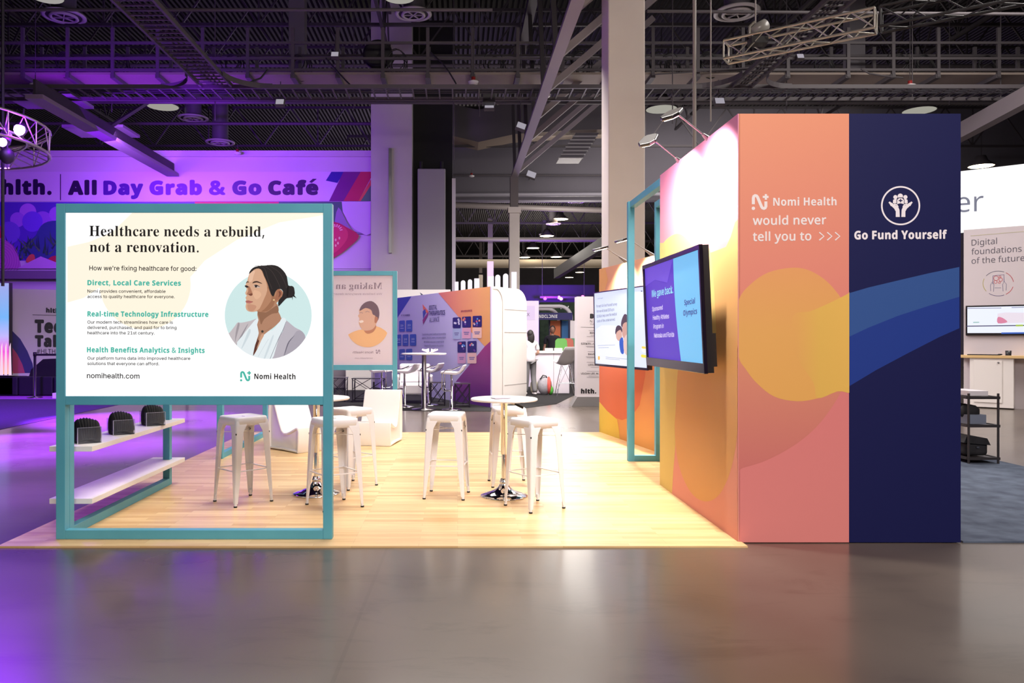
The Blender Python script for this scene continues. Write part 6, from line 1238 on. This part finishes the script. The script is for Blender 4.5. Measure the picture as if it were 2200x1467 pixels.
for x, d, z0_, w_ in ((8, 20, 7.4, 0), (240, 21, 7.6, 0), (462, 19.3, 6.9, 0), (760, 23, 8.2, 0), (975, 21, 6.3, 0), (1030, 20, 7.2, 0), (1165, 21, 7.5, 0), (1445, 18.5, 6.6, 0), (1690, 19.5, 7.2, 0), (1960, 19, 7.4, 0), (2040, 21, 7.8, 0), (2150, 19.4, 7.2, 0)):
    p = P(x, 0, d); tag(MB().use(GREYM).tube((p.x, d, z0_), (p.x, d, 13.5), .014, 5).build('hanging_rod'), 'thin steel rod hanging from the roof, '+('first', 'second', 'third', 'fourth', 'fifth', 'sixth', 'seventh', 'eighth', 'ninth', 'tenth', 'eleventh', 'twelfth')[rod_i]+' from the left', 'rod', 'thin rods hanging from the roof'); rod_i += 1
def flex(pts, r, label, m=None): tag(MB().use(m or AK).path([P(*p) for p in pts], r, 6).build('hanging_flex'), label, 'cable', 'loose cables under the catwalk')
flex([(700, 125, 19), (722, 150, 18.9), (742, 172, 18.8), (752, 182, 18.7)], .02, 'loose black cable dropping to the tray, left of the pale pilaster')
flex([(925, 112, 19), (950, 135, 18.9), (965, 155, 18.8), (980, 180, 18.7)], .02, 'loose black cable dropping to the tray, right of the pale pilaster')
flex([(575, 150, 19), (560, 168, 18.9), (535, 178, 18.8), (500, 176, 18.7)], .025, 'loose dark flex curling over the tray, above the purple wall')
flex([(1400, 160, 19), (1470, 156, 19), (1540, 150, 19), (1620, 145, 19)], .018, 'pale flex running along the catwalk right of the beige column', GREYM)
flex([(1850, 148, 18.9), (1868, 158, 18.9), (1900, 163, 18.9), (1940, 167, 18.9)], .02, 'pale flex sagging above the navy panel', GREYM)
for x, y, l in ((395, 60, 'left'), (1835, 100, 'right')):
    p = P(1835 if l == 'right' else 640, 80, 20.6); tag(MB().use(GALV).b2((p.x-.21, p.y-.17, 8.35), (p.x+.21, p.y+.17, 13.51)).build('duct_riser'), 'tall grey duct riser behind the catwalk, '+l+' one', 'duct riser', 'duct risers behind the catwalk')
# curved tray corners
for cx_, cy_, sg_, l in ((-5.3, 18.25, 1, 'left tray junction, its right corner'), (-6.15, 18.25, -1, 'left tray junction, its left corner'), (6.45, 18.25, -1, 'right tray junction, its left corner'), (7.05, 18.25, 1, 'right tray junction, its right corner')):
    r = .9; m = MB().use(GREYM); pts = [(cx_+sg_*(r-r*math.cos(a)), cy_-r+r*math.sin(a)+.0) for a in [math.pi/2*j/8 for j in range(9)]]
    m.add([Vector((*p, z)) for p in pts for z in (7.36, 7.48)], [(2*j, 2*j+2, 2*j+3, 2*j+1) for j in range(8)]); o = m.build('tray_corner'); so = o.modifiers.new('s', 'SOLIDIFY'); so.thickness = .01; tag(o, 'curved metal corner strip at the '+l, 'tray corner', 'curved tray corners')
# small square floodlights and alarms
FL = mat('flood_face', (214, 208, 222), .4, emit=.5)
for x, y, d, r, l in ((1051, 229, 19.5, .12, 'square floodlight hanging below the cable tray, centre'), (1119, 273, 20, .12, 'tilted square floodlight near the steel beam'), (1141, 376, 33, .2, 'square floodlight on the grey bulkhead'), (602, 222, 19, .10, 'small square floodlight under the tray, left of centre'), (1545, 220, 18.4, .11, 'small square floodlight left above the tower'), (720, 120, 19, .09, 'small white box on the catwalk rail, left'), (1718, 124, 19, .08, 'small white box on the catwalk rail, right')):
    p = P(x, y, d); t = thing('floodlight', p, l, 'lamp'); Rm = Matrix.Rotation(.35 if x in (1119, 1141) else .0, 3, 'Y') @ Matrix.Rotation(-.5, 3, 'X'); MB().use(GREYM).box(p, (r*2.2, .1, r*1.8), M=Rm).build('housing', t); MB().use(FL).box(p+Rm @ Vector((0, -.055, 0)), (r*1.9, .02, r*1.5), M=Rm).build('lamp_face', t)
    MB().use(DARKM).tube(p+Vector((0, .04, 0)), p+Vector((0, .04, 13.5-p.z if x in (1119,) else .55)) if d < 30 else p+Vector((0, .98, 0)), .015, 5).build('bracket', t)
p = P(1050, 205, 19.3); tag(MB().use(AK).box(p, (.32, .3, .42)).build('hanging_speaker', bevel=.01), 'black box speaker above the centre floodlight', 'speaker')
for x, y, d, l in ((1017, 178, 18.6, 'under the tray, centre'), (1172, 206, 18.6, 'at the foot of the steel beam'), (76, 184, 18.6, 'under the tray, far left'), (1955, 186, 18.6, 'under the tray, above the navy panel'), (1013, 379, 33, 'on the grey bulkhead'), (510, 330, 25.6, 'on the purple-lit wall top')):
    p = P(x, y, d); t = thing('ceiling_alarm', p, 'small white round alarm '+l, 'alarm', group='small ceiling alarms'); MB().use(mat('alarm_white', (226, 220, 224), .4)).lathe([(0, -.04), (.11, -.02), (.13, .03), (.05, .06)], p, 16).build('cover', t); MB().use(mat('alarm_red', (150, 40, 40), .5)).lathe([(.05, .05), (.05, .14), (0, .15)], p, 12).build('mount', t); MB().use(DARKM).tube(p+Vector((0, 0, .1)), p+Vector((0, 0, 2 if d < 30 and x != 510 else .3)), .01, 5).build('hanger', t)
